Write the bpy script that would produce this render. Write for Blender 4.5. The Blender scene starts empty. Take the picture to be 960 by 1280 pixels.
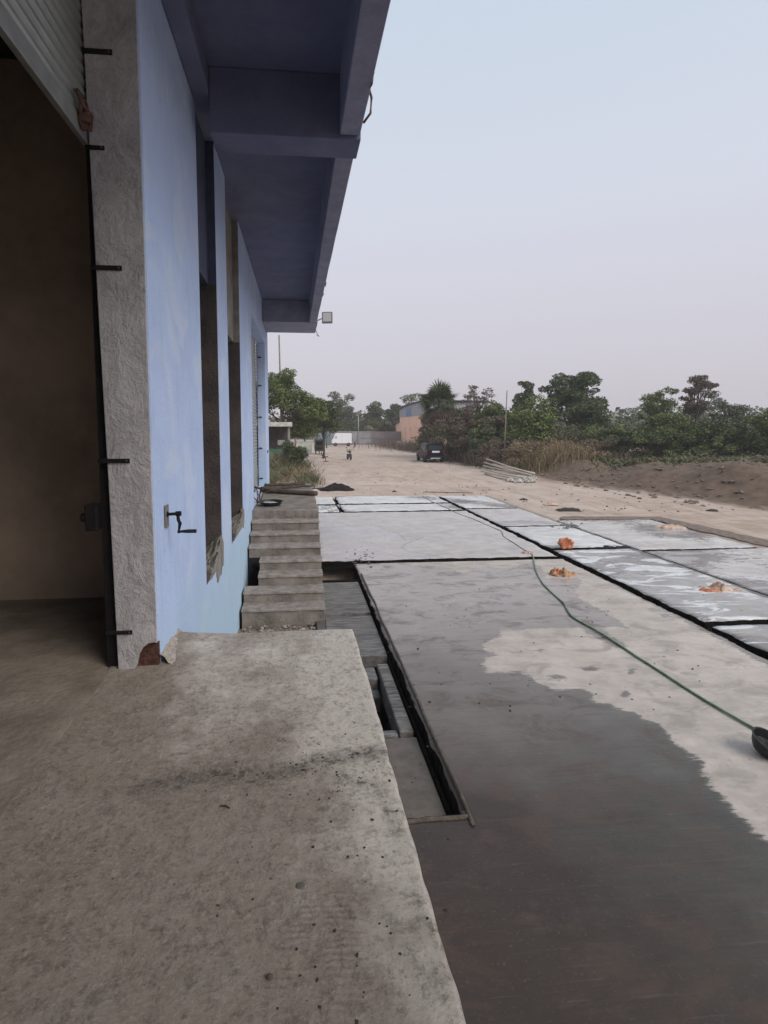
import bpy, bmesh, math, random
import numpy as np
from mathutils import Vector, Matrix, noise
R = math.radians
random.seed(7)
S = bpy.context.scene
COL = S.collection

# ------------------------------------------------------------------ camera
CAM = Vector((0.0, 0.0, 3.1))
FPX, PX0, PY0 = 700.0, 440.0, 600.0          # focal length and principal point in a 960 x 1280 frame
PITCH = math.atan(65.0 / FPX)
YAW = math.atan(70.0 / FPX * math.cos(PITCH))
cd = bpy.data.cameras.new('camera')
cam = bpy.data.objects.new('camera', cd)
COL.objects.link(cam)
S.camera = cam
fwd = Vector((math.sin(YAW) * math.cos(PITCH), math.cos(YAW) * math.cos(PITCH), -math.sin(PITCH)))
right = Vector((math.cos(YAW), -math.sin(YAW), 0))
up = right.cross(fwd)
cam.matrix_world = Matrix.Translation(CAM) @ Matrix((right, up, -fwd)).transposed().to_4x4()
cd.sensor_fit = 'HORIZONTAL'
cd.sensor_width = 36
cd.lens = 36 * FPX / 960
cd.shift_x = (480 - PX0) / 960
cd.shift_y = -(640 - PY0) / 960
cd.clip_start = 0.05
cd.clip_end = 3000
S.render.resolution_x, S.render.resolution_y = 768, 1024

# ------------------------------------------------------------------ light
world = bpy.data.worlds.new('World')
S.world = world
world.use_nodes = True
wt = world.node_tree
bg = wt.nodes['Background']
SUN_EL, SUN_AZ = R(40), R(138)                 # azimuth clockwise from +Y
sky = wt.nodes.new('ShaderNodeTexSky')
sky.sky_type = 'NISHITA'
sky.sun_disc = False
sky.sun_elevation = SUN_EL
sky.sun_rotation = SUN_AZ
sky.altitude = 200
sky.air_density = 1.0
sky.dust_density = 4.0
sky.ozone_density = 1.5
hs = wt.nodes.new('ShaderNodeHueSaturation')
hs.inputs['Saturation'].default_value = 0.45
wt.links.new(sky.outputs[0], hs.inputs['Color'])
# thin overcast: a veil that is faintly mauve near the horizon and pale blue higher up
tc = wt.nodes.new('ShaderNodeTexCoord')
sx = wt.nodes.new('ShaderNodeSeparateXYZ')
wt.links.new(tc.outputs['Generated'], sx.inputs[0])
rp = wt.nodes.new('ShaderNodeValToRGB')
wt.links.new(sx.outputs['Z'], rp.inputs[0])
VE = [(0.0, (5.6, 5.25, 5.8)), (0.12, (5.7, 5.45, 6.05)), (0.36, (6.1, 6.4, 7.3)), (0.6, (5.4, 6.3, 7.4)), (1.0, (5.1, 6.1, 7.2))]
while len(rp.color_ramp.elements) < len(VE):
    rp.color_ramp.elements.new(0.5)
for e, (p, c) in zip(rp.color_ramp.elements, VE):
    e.position = p
    e.color = tuple(v / 10 for v in c) + (1,)
vm = wt.nodes.new('ShaderNodeVectorMath')
vm.operation = 'SCALE'
vm.inputs['Scale'].default_value = 10
wt.links.new(rp.outputs[0], vm.inputs[0])
mx = wt.nodes.new('ShaderNodeMix')
mx.data_type = 'RGBA'
mx.inputs[0].default_value = 0.82
wt.links.new(hs.outputs[0], mx.inputs[6])
wt.links.new(vm.outputs[0], mx.inputs[7])
wt.links.new(mx.outputs[2], bg.inputs['Color'])
bg.inputs['Strength'].default_value = 0.10

sd_ = bpy.data.lights.new('sun', 'SUN')
sd_.energy = 1.5
sd_.angle = R(32)
sd_.color = (1.0, 0.93, 0.85)
sun = bpy.data.objects.new('sun', sd_)
COL.objects.link(sun)
sdir = Vector((math.sin(SUN_AZ) * math.cos(SUN_EL), math.cos(SUN_AZ) * math.cos(SUN_EL), math.sin(SUN_EL)))
sun.rotation_euler = (-sdir).to_track_quat('-Z', 'Y').to_euler()
S.view_settings.view_transform = 'Standard'
S.view_settings.look = 'None'
S.view_settings.exposure = 0.3
S.view_settings.gamma = 1.0
S.cycles.use_denoising = True
S.cycles.volume_bounces = 1
S.cycles.max_bounces = 8

# ------------------------------------------------------------------ pixel rays (to read real positions off the photograph)
def ray(px, py):
    return (fwd + right * ((px - PX0) / FPX) + up * ((PY0 - py) / FPX))
def atz(px, py, z=0.0):
    d = ray(px, py); t = (z - CAM.z) / d.z
    return CAM + d * t
def aty(px, py, y):
    d = ray(px, py); return CAM + d * (y / d.y)
def atx(px, py, x):
    d = ray(px, py); return CAM + d * (x / d.x)

# ------------------------------------------------------------------ materials
def mat(name, base=(0.5, 0.5, 0.5), rough=0.8, metal=0.0, noise_amt=0.0, nscale=6.0, bump=0.0, bscale=40.0,
        base2=None, spec=0.5, coord='Object', stretch=(1, 1, 1), detail=6):
    m = bpy.data.materials.new(name)
    m.use_nodes = True
    nt = m.node_tree
    b = nt.nodes['Principled BSDF']
    b.inputs['Roughness'].default_value = rough
    b.inputs['Metallic'].default_value = metal
    b.inputs['Specular IOR Level'].default_value = spec
    b.inputs['Base Color'].default_value = (*base, 1)
    t = nt.nodes.new('ShaderNodeTexCoord')
    mp = nt.nodes.new('ShaderNodeMapping')
    mp.inputs['Scale'].default_value = stretch
    nt.links.new(t.outputs[coord], mp.inputs[0])
    if noise_amt > 0 or base2:
        n = nt.nodes.new('ShaderNodeTexNoise')
        n.inputs['Scale'].default_value = nscale
        n.inputs['Detail'].default_value = detail
        n.inputs['Roughness'].default_value = 0.65
        nt.links.new(mp.outputs[0], n.inputs['Vector'])
        r = nt.nodes.new('ShaderNodeValToRGB')
        c2 = base2 or tuple(min(1, c * (1 + noise_amt)) for c in base)
        c1 = base if base2 else tuple(c * (1 - noise_amt) for c in base)
        r.color_ramp.elements[0].position = 0.36
        r.color_ramp.elements[1].position = 0.64
        r.color_ramp.elements[0].color = (*c1, 1)
        r.color_ramp.elements[1].color = (*c2, 1)
        nt.links.new(n.outputs['Fac'], r.inputs[0])
        nt.links.new(r.outputs[0], b.inputs['Base Color'])
    if bump > 0:
        n2 = nt.nodes.new('ShaderNodeTexNoise')
        n2.inputs['Scale'].default_value = bscale
        n2.inputs['Detail'].default_value = 5
        nt.links.new(mp.outputs[0], n2.inputs['Vector'])
        bp = nt.nodes.new('ShaderNodeBump')
        bp.inputs['Strength'].default_value = bump
        bp.inputs['Distance'].default_value = 0.02
        nt.links.new(n2.outputs['Fac'], bp.inputs['Height'])
        nt.links.new(bp.outputs[0], b.inputs['Normal'])
    return m

class NT:
    """small helper for longer node graphs"""
    def __init__(s, name):
        s.m = bpy.data.materials.new(name); s.m.use_nodes = True
        s.t = s.m.node_tree; s.b = s.t.nodes['Principled BSDF']
        s.tc = s.t.nodes.new('ShaderNodeTexCoord')
    def L(s, a, b): s.t.links.new(a, b)
    def mapping(s, sc, loc=(0, 0, 0), rot=(0, 0, 0), out='Object'):
        n = s.t.nodes.new('ShaderNodeMapping')
        n.inputs['Scale'].default_value = sc; n.inputs['Location'].default_value = loc; n.inputs['Rotation'].default_value = rot
        s.L(s.tc.outputs[out], n.inputs[0]); return n.outputs[0]
    def noise(s, vec, scale, detail=6, rough=0.6, dist=0.0):
        n = s.t.nodes.new('ShaderNodeTexNoise')
        n.inputs['Scale'].default_value = scale; n.inputs['Detail'].default_value = detail
        n.inputs['Roughness'].default_value = rough; n.inputs['Distortion'].default_value = dist
        s.L(vec, n.inputs['Vector']); return n.outputs['Fac']
    def voro(s, vec, scale, rnd=1.0, feature='F1'):
        n = s.t.nodes.new('ShaderNodeTexVoronoi'); n.feature = feature
        n.inputs['Scale'].default_value = scale; n.inputs['Randomness'].default_value = rnd
        s.L(vec, n.inputs['Vector']); return n.outputs['Distance']
    def ramp(s, f, stops):
        r = s.t.nodes.new('ShaderNodeValToRGB')
        while len(r.color_ramp.elements) < len(stops): r.color_ramp.elements.new(0.5)
        for e, (p, c) in zip(r.color_ramp.elements, stops):
            e.position = p
            e.color = (*c, 1) if not isinstance(c, (int, float)) else (c, c, c, 1)
        s.L(f, r.inputs[0]); return r.outputs[0]
    def mix(s, f, a, b, mode='MIX'):
        n = s.t.nodes.new('ShaderNodeMix'); n.data_type = 'RGBA'; n.blend_type = mode; n.clamp_factor = True
        for sock, v in ((n.inputs[0], f), (n.inputs[6], a), (n.inputs[7], b)):
            if isinstance(v, (int, float)): sock.default_value = v if sock is n.inputs[0] else (v, v, v, 1)
            elif isinstance(v, tuple): sock.default_value = (*v, 1)
            else: s.L(v, sock)
        return n.outputs[2]
    def math(s, op, a, b=0.0, c=None, clamp=False):
        n = s.t.nodes.new('ShaderNodeMath'); n.operation = op; n.use_clamp = clamp
        for i, v in enumerate((a, b) if c is None else (a, b, c)):
            if isinstance(v, (int, float)): n.inputs[i].default_value = v
            else: s.L(v, n.inputs[i])
        return n.outputs[0]
    def attr(s, name):
        n = s.t.nodes.new('ShaderNodeAttribute'); n.attribute_name = name; return n.outputs['Fac']
    def bump(s, h, strength=0.5, dist=0.02, prev=None):
        n = s.t.nodes.new('ShaderNodeBump'); n.inputs['Strength'].default_value = strength
        n.inputs['Distance'].default_value = dist; s.L(h, n.inputs['Height'])
        if prev is not None: s.L(prev, n.inputs['Normal'])
        return n.outputs[0]

# ------------------------------------------------------------------ mesh helpers
class MB:
    def __init__(s): s.v = []; s.f = []
    def add(s, vs, fs):
        o = len(s.v); s.v += [tuple(v) for v in vs]; s.f += [tuple(i + o for i in f) for f in fs]; return s
    def box(s, x0, x1, y0, y1, z0, z1, M=None):
        vs = [Vector((x, y, z)) for z in (z0, z1) for y in (y0, y1) for x in (x0, x1)]
        if M: vs = [M @ v for v in vs]
        return s.add(vs, [(0, 2, 3, 1), (4, 5, 7, 6), (0, 1, 5, 4), (2, 6, 7, 3), (0, 4, 6, 2), (1, 3, 7, 5)])
    def hexa(s, lo, hi):      # two quads, same winding
        return s.add(list(lo) + list(hi), [(3, 2, 1, 0), (4, 5, 6, 7), (0, 1, 5, 4), (1, 2, 6, 5), (2, 3, 7, 6), (3, 0, 4, 7)])
    def tube(s, pts, rad, n=8, caps=True):
        pts = [Vector(p) for p in pts]
        rs = rad if isinstance(rad, (list, tuple)) else [rad] * len(pts)
        vs = []; ref = None
        for i, p in enumerate(pts):
            d = (pts[min(i + 1, len(pts) - 1)] - pts[max(i - 1, 0)]).normalized()
            if ref is None:
                ref = Vector((0, 0, 1)) if abs(d.z) < 0.9 else Vector((1, 0, 0))
            a = d.cross(ref).normalized(); b = d.cross(a).normalized(); ref = -b if False else ref
            for k in range(n):
                t = 2 * math.pi * k / n
                vs.append(p + (a * math.cos(t) + b * math.sin(t)) * rs[i])
        fs = []
        for i in range(len(pts) - 1):
            for k in range(n):
                fs.append((i * n + k, i * n + (k + 1) % n, (i + 1) * n + (k + 1) % n, (i + 1) * n + k))
        if caps:
            fs.append(tuple(range(n))[::-1]); fs.append(tuple((len(pts) - 1) * n + k for k in range(n)))
        return s.add(vs, fs)
    def lathe(s, prof, n=24, M=None, close=False):
        vs = []
        for r, z in prof:
            for k in range(n):
                t = 2 * math.pi * k / n
                v = Vector((r * math.cos(t), r * math.sin(t), z))
                vs.append(M @ v if M else v)
        fs = []
        m = len(prof)
        for i in range(m if close else m - 1):
            j = (i + 1) % m
            for k in range(n):
                fs.append((i * n + k, i * n + (k + 1) % n, j * n + (k + 1) % n, j * n + k))
        return s.add(vs, fs)
    def prism(s, poly, a0, a1, axis='y', M=None):
        """poly: list of (u,v); axis y -> (u, a, v); axis x -> (a, u, v); axis z -> (u, v, a)"""
        def mk(u, v, a):
            w = Vector((u, a, v)) if axis == 'y' else Vector((a, u, v)) if axis == 'x' else Vector((u, v, a))
            return M @ w if M else w
        n = len(poly)
        vs = [mk(u, v, a0) for u, v in poly] + [mk(u, v, a1) for u, v in poly]
        fs = [tuple(range(n)), tuple(range(2 * n - 1, n - 1, -1))]
        fs += [((i + 1) % n, i, n + i, n + (i + 1) % n) for i in range(n)]
        return s.add(vs, fs)
    def blob(s, c, rx, ry, rz, nu=12, nv=8, jit=0.2, M=None, flat=False, seed=0):
        vs = []; c = Vector(c)
        for j in range(nv + 1):
            ph = math.pi * j / nv
            for i in range(nu):
                t = 2 * math.pi * i / nu
                d = Vector((math.sin(ph) * math.cos(t), math.sin(ph) * math.sin(t), math.cos(ph)))
                k = 1 + jit * 2 * noise.noise(d * 1.7 + Vector((seed * 3.1, 1.3, seed)))
                v = Vector((d.x * rx * k, d.y * ry * k, d.z * rz * k))
                if flat and v.z < 0: v.z *= 0.15
                if M: v = M @ v
                vs.append(c + v)
        fs = [(j * nu + i, (j + 1) * nu + i, (j + 1) * nu + (i + 1) % nu, j * nu + (i + 1) % nu) for j in range(nv) for i in range(nu)]
        return s.add(vs, fs)
    def build(s, name, m, parent=None, bevel=0.0, smooth=False, seg=2, recalc=True):
        me = bpy.data.meshes.new(name)
        me.from_pydata(s.v, [], s.f)
        if recalc:
            bm = bmesh.new(); bm.from_mesh(me)
            bmesh.ops.remove_doubles(bm, verts=bm.verts, dist=1e-6)
            bmesh.ops.recalc_face_normals(bm, faces=bm.faces)
            bm.to_mesh(me); bm.free()
        me.materials.append(m)
        o = bpy.data.objects.new(name, me)
        COL.objects.link(o)
        if parent:
            o.parent = parent
            o.matrix_parent_inverse = Matrix.Identity(4)
            o.location = -parent_origin(parent)
        if bevel:
            md = o.modifiers.new('bevel', 'BEVEL'); md.width = bevel; md.segments = seg; md.limit_method = 'ANGLE'; md.angle_limit = R(40)
        if smooth:
            for p in me.polygons: p.use_smooth = True
        return o

ORIG = {}
def parent_origin(p):
    return ORIG.get(p.name, Vector((0, 0, 0)))
def thing(name, label, cat, loc=(0, 0, 0), group=None):
    """an Empty at the base; its parts are modelled in world coordinates"""
    o = bpy.data.objects.new(name, None); COL.objects.link(o)
    o.location = loc; o.empty_display_size = 0.2
    ORIG[o.name] = Vector(loc)
    tag(o, label, cat, group); return o
def tag(o, label=None, cat=None, group=None, kind=None):
    if label: o['label'] = label
    if cat: o['category'] = cat
    if group: o['group'] = group
    if kind: o['kind'] = kind
    return o
def sub(mb, name, m, part, **k):
    """a sub-part under a part (the part's own offset already moves it)"""
    o = mb.build(name, m, None, **k); o.parent = part; return o
def struct(o): o['kind'] = 'structure'; return o
def local(mb, name, m, parent, **k):
    """part modelled in the thing's own local coordinates"""
    o = mb.build(name, m, None, **k); o.parent = parent; return o
def sstep(a, b, x):
    t = np.clip((x - a) / (b - a), 0, 1); return t * t * (3 - 2 * t)
def HS_(n): return sum(ord(c) * (i + 1) for i, c in enumerate(n))
# ------------------------------------------------------------------ concrete material
def concrete(name, dry, wet, rdry=0.75, rwet=0.28, pebbly=0.3, streak=0.4, ring=0.45, scale=1.0, dark_spots=0.0,
             sd_noise=0.10, white=0.0, rot=0.0, half=None, mottle=0.35, tint=None):
    """cement screed; attribute 'sd' > 0 where still wet, < 0 where dry"""
    g = NT(name); b = g.b
    v = g.mapping((1, 1, 1), loc=(HS_(name) % 17, 3, 0))
    vs = g.mapping((0.6, 5.0, 1), loc=(HS_(name) % 11, 1, 0), rot=(0, 0, rot))
    big = g.noise(v, 0.55 * scale, 4, 0.55)
    med = g.noise(v, 3.2 * scale, 8, 0.65)
    fine = g.noise(v, 38, 6, 0.7)
    st = g.noise(vs, 2.6, 7, 0.6, 0.4)
    edge = g.noise(v, 5.0, 5, 0.6)
    eds = g.noise(g.mapping((.9, 8, 1), loc=(3, 5, 0)), 2.0, 9, .74, .5)
    edge = g.math('ADD', g.math('MULTIPLY', edge, .45), g.math('MULTIPLY', eds, .55))
    sd = g.math('ADD', g.attr('sd'), g.math('MULTIPLY', g.math('SUBTRACT', edge, 0.5), sd_noise * 5.0))
    w = g.ramp(g.math('MULTIPLY_ADD', sd, 6.0, 0.5), [(0.40, 0.0), (0.50, 0.75), (0.66, 1.0)])
    rg = g.ramp(g.math('MULTIPLY_ADD', sd, 4.0, 0.5), [(0.34, 0.0), (0.50, 1.0), (0.68, 0.0)])
    d1 = tuple(c * 0.78 for c in dry); d2 = tuple(min(.8, c * 1.16) for c in dry)
    cd_ = g.mix(g.ramp(med, [(0.3, 0.0), (0.7, 1.0)]), d1, d2)
    cd_ = g.mix(g.math('MULTIPLY', g.ramp(st, [(0.42, 0.0), (0.66, 1.0)]), streak), cd_, tuple(c * 0.62 for c in dry))
    cd_ = g.mix(g.math('MULTIPLY', g.ramp(big, [(0.45, 0.0), (0.7, 1.0)]), 0.35), cd_, tuple(min(.8, c * 1.35) for c in dry))
    w1 = tuple(c * 0.75 for c in wet); w2 = tuple(c * 1.25 for c in wet)
    cw = g.mix(g.ramp(med, [(0.25, 0.0), (0.75, 1.0)]), w1, w2)
    cw = g.mix(g.ramp(big, [(0.35, 0.0), (0.7, 1.0)]), cw, tuple(c * k for c, k in zip(wet, (1.28, 1.16, 1.05))))
    if tint is not None:      # greyer silt toward the right of the panel, browner by the platform
        sq_ = g.t.nodes.new('ShaderNodeSeparateXYZ'); g.L(g.tc.outputs['Object'], sq_.inputs[0])
        tn = g.math('ADD', g.math('MULTIPLY_ADD', sq_.outputs['X'], .33, -.45), g.math('MULTIPLY', g.math('SUBTRACT', g.noise(g.mapping((1, 1, 1), loc=(7, 2, 1)), .8, 6, .65, .6), .5), 1.6))
        cw = g.mix(g.ramp(tn, [(.1, 0.), (.8, 1.)]), cw, g.mix(g.ramp(med, [(.3, 0.), (.7, 1.)]), tuple(c * .8 for c in tint), tuple(c * 1.2 for c in tint)))
    if half is not None:  # wet colour pales with distance: sky sheen painted in, plus some drying
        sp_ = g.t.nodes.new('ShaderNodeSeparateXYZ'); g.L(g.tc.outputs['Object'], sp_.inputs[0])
        sheen_f = g.math('ADD', g.math('MULTIPLY_ADD', sp_.outputs['Y'], 1 / 6.0, -4.3 / 6.0), g.math('MULTIPLY', g.math('SUBTRACT', big, .5), .55))
        cw = g.mix(g.ramp(sheen_f, [(0.0, 0.0), (0.95, 1.0)]), cw, g.mix(g.ramp(med, [(.3, 0.), (.7, 1.)]), tuple(c * .86 for c in half), half))
    cw = g.mix(g.math('MULTIPLY', g.ramp(st, [(0.5, 0.0), (0.62, 1.0)]), streak * 0.7), cw, tuple(c * 0.6 for c in wet))
    col = g.mix(w, cd_, cw)
    col = g.mix(g.math('MULTIPLY', rg, ring), col, tuple(c * 0.45 for c in dry))
    col = g.mix(g.math('MULTIPLY', g.ramp(fine, [(0.58, 0.0), (0.75, 1.0)]), pebbly), col, tuple(c * 0.45 for c in dry))
    if white:
        wn = g.noise(g.mapping((0.8, 2.2, 1), loc=(4, HS_(name) % 7, 0)), 1.1, 8, 0.62, 0.8)
        col = g.mix(g.math('MULTIPLY', g.ramp(wn, [(0.52, 0.0), (0.56, 1.0)]), white), col, (0.74, 0.725, 0.72))
    if dark_spots:
        sp = g.voro(v, 3.3, 1.0)
        spn = g.math('ADD', sp, g.math('MULTIPLY', g.noise(v, 18, 4), 0.12))
        col = g.mix(g.math('MULTIPLY', g.ramp(spn, [(0.10, 1.0), (0.13, 0.0)]), dark_spots), col, (0.035, 0.03, 0.028))
    mot = g.noise(g.mapping((1, 1.6, 1), loc=(2, 9, 0)), 1.7, 9, .72, .6)
    col = g.mix(g.math('MULTIPLY', g.ramp(mot, [(.50, 0.), (.62, 1.)]), mottle), col, g.mix(w, tuple(c * .62 for c in dry), tuple(c * k for c, k in zip(wet, (1.9, 1.75, 1.6)))))
    thin = g.noise(g.mapping((.35, 9, 1), loc=(HS_(name) % 5, 0, 0), rot=(0, 0, rot + .06)), 3.2, 8, .7, .3)
    col = g.mix(g.math('MULTIPLY', g.ramp(thin, [(.60, 0.), (.68, 1.)]), streak), col, tuple(c * .35 for c in dry))
    g.L(col, b.inputs['Base Color'])
    rr = g.mix(w, rdry, rwet)
    rr = g.mix(g.math('MULTIPLY', g.ramp(med, [(0.35, 0.0), (0.7, 1.0)]), 0.35), rr, 0.62)
    rr = g.mix(g.math('MULTIPLY', w, g.ramp(big, [(.42, 1.), (.56, 0.)])), rr, .11)
    g.L(rr, b.inputs['Roughness'])
    b.inputs['Specular IOR Level'].default_value = 0.34
    h = g.math('ADD', g.math('MULTIPLY', med, 0.6), g.math('MULTIPLY', st, 0.5))
    hh = g.math('ADD', h, g.math('MULTIPLY', fine, 0.25))
    g.L(g.bump(hh, 0.25, 0.03), b.inputs['Normal'])
    return g.m

# ------------------------------------------------------------------ signed distance to polygons
def poly_sd(X, Y, polys):
    """positive inside any polygon"""
    best = np.full(X.shape, -1e9)
    for P in polys:
        P = np.array(P); n = len(P)
        d = np.full(X.shape, 1e9); ins = np.zeros(X.shape, bool)
        for i in range(n):
            ax, ay = P[i]; bx, by = P[(i + 1) % n]
            ex, ey = bx - ax, by - ay
            t = np.clip(((X - ax) * ex + (Y - ay) * ey) / (ex * ex + ey * ey + 1e-12), 0, 1)
            d = np.minimum(d, np.hypot(X - ax - t * ex, Y - ay - t * ey))
            c = ((ay > Y) != (by > Y)) & (X < ex * (Y - ay) / (ey + (1e-12 if ey == 0 else 0)) + ax)
            ins ^= c
        best = np.maximum(best, np.where(ins, d, -d))
    return best
def fnoise(X, Y, s, seed=0):
    return np.array([noise.noise(Vector((x * s + seed, y * s - seed, seed * 1.7))) for x, y in zip(X.ravel(), Y.ravel())]).reshape(X.shape)

def slab(name, m, xs, ys, inside, z=0.0, thick=0.16, jag=0.012, seed=0, sdf=None, rough=0.0, label=None, lip=0.02, zfn=None, side=None):
    """one cast panel as a fine sheet with ragged edges and real thickness"""
    nx, ny = len(xs), len(ys)
    X, Y = np.meshgrid(xs, ys, indexing='ij')
    cx = (xs[:-1] + xs[1:]) / 2; cy = (ys[:-1] + ys[1:]) / 2
    CX, CY = np.meshgrid(cx, cy, indexing='ij')
    keep = inside(CX, CY)
    use = np.zeros((nx, ny), bool); full = np.ones((nx, ny), int) * 0
    for a, b_ in ((0, 0), (1, 0), (0, 1), (1, 1)):
        use[a:nx - 1 + a, b_:ny - 1 + b_] |= keep
        full[a:nx - 1 + a, b_:ny - 1 + b_] += keep
    edge = use & (full < 4)
    N1 = fnoise(X, Y, 2.3, seed + 1); N2 = fnoise(X, Y, 9.0, seed + 2)
    Xj = X + np.where(edge, (N1 * 1.4 + N2 * 0.8) * jag * 2, 0)
    Yj = Y + np.where(edge, (np.roll(N1, 7, 0) * 1.4 + np.roll(N2, 5, 1) * 0.8) * jag * 2, 0)
    Z = np.full(X.shape, z) + N1 * 0.006 + (N2 * rough)
    if zfn is not None: Z = Z + zfn(X, Y)
    Z = np.where(edge, Z - lip * (0.5 + np.abs(N2)), Z)
    idx = -np.ones((nx, ny), int); idx[use] = np.arange(use.sum())
    vs = np.stack([Xj[use], Yj[use], Z[use]], 1).tolist()
    fs = []
    I, J = np.nonzero(keep)
    for i, j in zip(I.tolist(), J.tolist()):
        fs.append((int(idx[i, j]), int(idx[i + 1, j]), int(idx[i + 1, j + 1]), int(idx[i, j + 1])))
    top_n = len(fs)
    low = {}
    def lowv(k):
        if k not in low:
            low[k] = len(vs); x, y, zz = vs[k]; vs.append((x, y, zz - thick))
        return low[k]
    K = np.zeros((nx + 1, ny + 1), bool); K[1:nx, 1:ny] = keep
    for i, j in zip(I.tolist(), J.tolist()):
        for (di, dj, a, b_) in ((-1, 0, (i, j + 1), (i, j)), (1, 0, (i + 1, j), (i + 1, j + 1)), (0, -1, (i, j), (i + 1, j)), (0, 1, (i + 1, j + 1), (i, j + 1))):
            if not K[i + 1 + di, j + 1 + dj]:
                p, q = int(idx[a]), int(idx[b_])
                fs.append((p, lowv(p), lowv(q), q))
    me = bpy.data.meshes.new(name)
    me.from_pydata(vs, [], fs)
    A = np.array(vs)
    val = sdf(A[:, 0], A[:, 1]) if sdf else np.full(len(A), -1.0)
    at = me.attributes.new('sd', 'FLOAT', 'POINT'); at.data.foreach_set('value', val.astype(np.float32))
    me.materials.append(m)
    if side is not None:
        me.materials.append(side)
        for p in me.polygons[top_n:]: p.material_index = 1
    for p in me.polygons[:top_n]: p.use_smooth = True
    o = bpy.data.objects.new(name, me); COL.objects.link(o)
    return o
def c8(pts):      # crop-8 pixels -> yard points
    return [tuple(atz(600 + .375 * a, 600 + .375 * b)[:2]) for a, b in pts]
def pxs(pts):
    return [tuple(atz(a, b)[:2]) for a, b in pts]

# ------------------------------------------------------------------ ground
HEAP = [(14.5, 60), (14.3, 45), (14.6, 36), (15.4, 30), (17.4, 22), (19.0, 15), (22, 6), (26, -10)]
hx = np.array([p[0] for p in HEAP])[::-1]; hy = np.array([p[1] for p in HEAP])[::-1]
def tz(x, y):
    x = np.asarray(x, float); y = np.asarray(y, float)
    z = np.full(np.broadcast(x, y).shape, -0.03)
    foot = np.interp(y, hy, hx)
    d = x - foot
    hgt = 0.55 + 0.75 * sstep(44, 20, y) * (y > -5)
    ridge = sstep(0, 4.5, d) * hgt * sstep(70, 52, y)
    z = z + ridge
    return z, d
def ground_z(x, y):
    z, d = tz(np.array([x]), np.array([y]))
    return float(z[0] + noise.noise(Vector((x * .35, y * .35, 0))) * .5 * float(sstep(0, 3, d)[0]) * (y < 62))
def axis(cuts):
    out = []
    for a, b_, s in cuts:
        n = max(1, int(round((b_ - a) / s))); out += list(np.linspace(a, b_, n, endpoint=False))
    out.append(cuts[-1][1]); return np.array(out)
gx = axis([(-250, -20, 23), (-20, -2, 1), (-2, 30, .2), (30, 60, 1.5), (60, 300, 24)])
gy = axis([(-70, -6, 8), (-6, 46, .2), (46, 80, .5), (80, 140, 4), (140, 480, 34)])
X, Y = np.meshgrid(gx, gy, indexing='ij')
Z, D = tz(X, Y)
near = (X > -3) & (X < 40) & (Y > -8) & (Y < 70)
n1 = np.zeros(X.shape); n2 = np.zeros(X.shape)
n1[near] = fnoise(X[near], Y[near], .35, 0); n2[near] = fnoise(X[near], Y[near], 1.9, 4)
n3 = np.zeros(X.shape); n3[near] = fnoise(X[near], Y[near] * .25, 1.3, 9)
m_ = sstep(0, 3, D)
Z = Z + n1 * .5 * m_ + n2 * (.018 + .10 * m_) + n3 * .035
pave = ((X > .25) & (X < 12.0) & (Y < 18.1)) | ((X > .25) & (X < 8.75) & (Y < 25.3))
Z = np.where(pave, -.22, Z)
Z = np.where((X > -1.4) & (X < 1.5) & (Y < 13.0), -1.1, Z)
Z = np.where((X > -1.1) & (X < 1.1) & (Y > 27.5) & (Y < 60), Z + .10 + n2 * .05, Z)
Z = np.where((X <= -2) & (Y < 18), -.3, Z)
me = bpy.data.meshes.new('ground')
nx, ny = X.shape
ii = np.arange(nx * ny).reshape(nx, ny)
F_ = np.stack([ii[:-1, :-1], ii[1:, :-1], ii[1:, 1:], ii[:-1, 1:]], -1).reshape(-1, 4)
me.from_pydata(np.stack([X, Y, Z], -1).reshape(-1, 3).tolist(), [], F_.tolist())
at = me.attributes.new('soil', 'FLOAT', 'POINT'); at.data.foreach_set('value', np.clip(D, -3, 3).ravel().astype(np.float32))
for p in me.polygons: p.use_smooth = True
g = NT('dirt_ground'); v = g.mapping((1, 1, 1)); vr = g.mapping((.9, .28, 1), rot=(0, 0, R(12)))
big = g.noise(v, .18, 5, .6); tracks = g.noise(vr, 1.3, 9, .72, .9); med = g.noise(v, 2.2, 8, .7); fine = g.noise(v, 22, 6, .75)
col = g.mix(g.ramp(tracks, [(.35, 0.), (.68, 1.)]), (.36, .268, .208), (.62, .49, .405))
rut = g.noise(g.mapping((.22, 1.5, 1), rot=(0, 0, R(-8))), 1.1, 9, .75, .7)
col = g.mix(g.math('MULTIPLY', g.ramp(rut, [(.50, 0.), (.60, 1.)]), .55), col, (.33, .25, .20))
col = g.mix(g.math('MULTIPLY', g.ramp(big, [(.42, 0.), (.62, 1.)]), .5), col, (.56, .47, .41))
col = g.mix(g.math('MULTIPLY', g.ramp(fine, [(.52, 0.), (.72, 1.)]), .45), col, (.27, .205, .165))
col = g.mix(g.math('MULTIPLY', g.ramp(med, [(.54, 0.), (.66, 1.)]), .35), col, (.30, .235, .19))
soil = g.mix(g.ramp(med, [(.3, 0.), (.7, 1.)]), (.10, .068, .047), (.20, .142, .105))
sd = g.math('ADD', g.attr('soil'), g.math('MULTIPLY', g.math('SUBTRACT', g.noise(vr, 1.0, 9, .75), .5), 4.2))
col = g.mix(g.ramp(g.math('MULTIPLY_ADD', sd, .3, .5), [(.30, 0.), (.70, 1.)]), col, soil)
g.L(col, g.b.inputs['Base Color']); g.b.inputs['Roughness'].default_value = .95; g.b.inputs['Specular IOR Level'].default_value = .2
g.L(g.bump(g.math('ADD', g.math('MULTIPLY', med, 1.), g.math('MULTIPLY', fine, .5)), .6, .06), g.b.inputs['Normal'])
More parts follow.
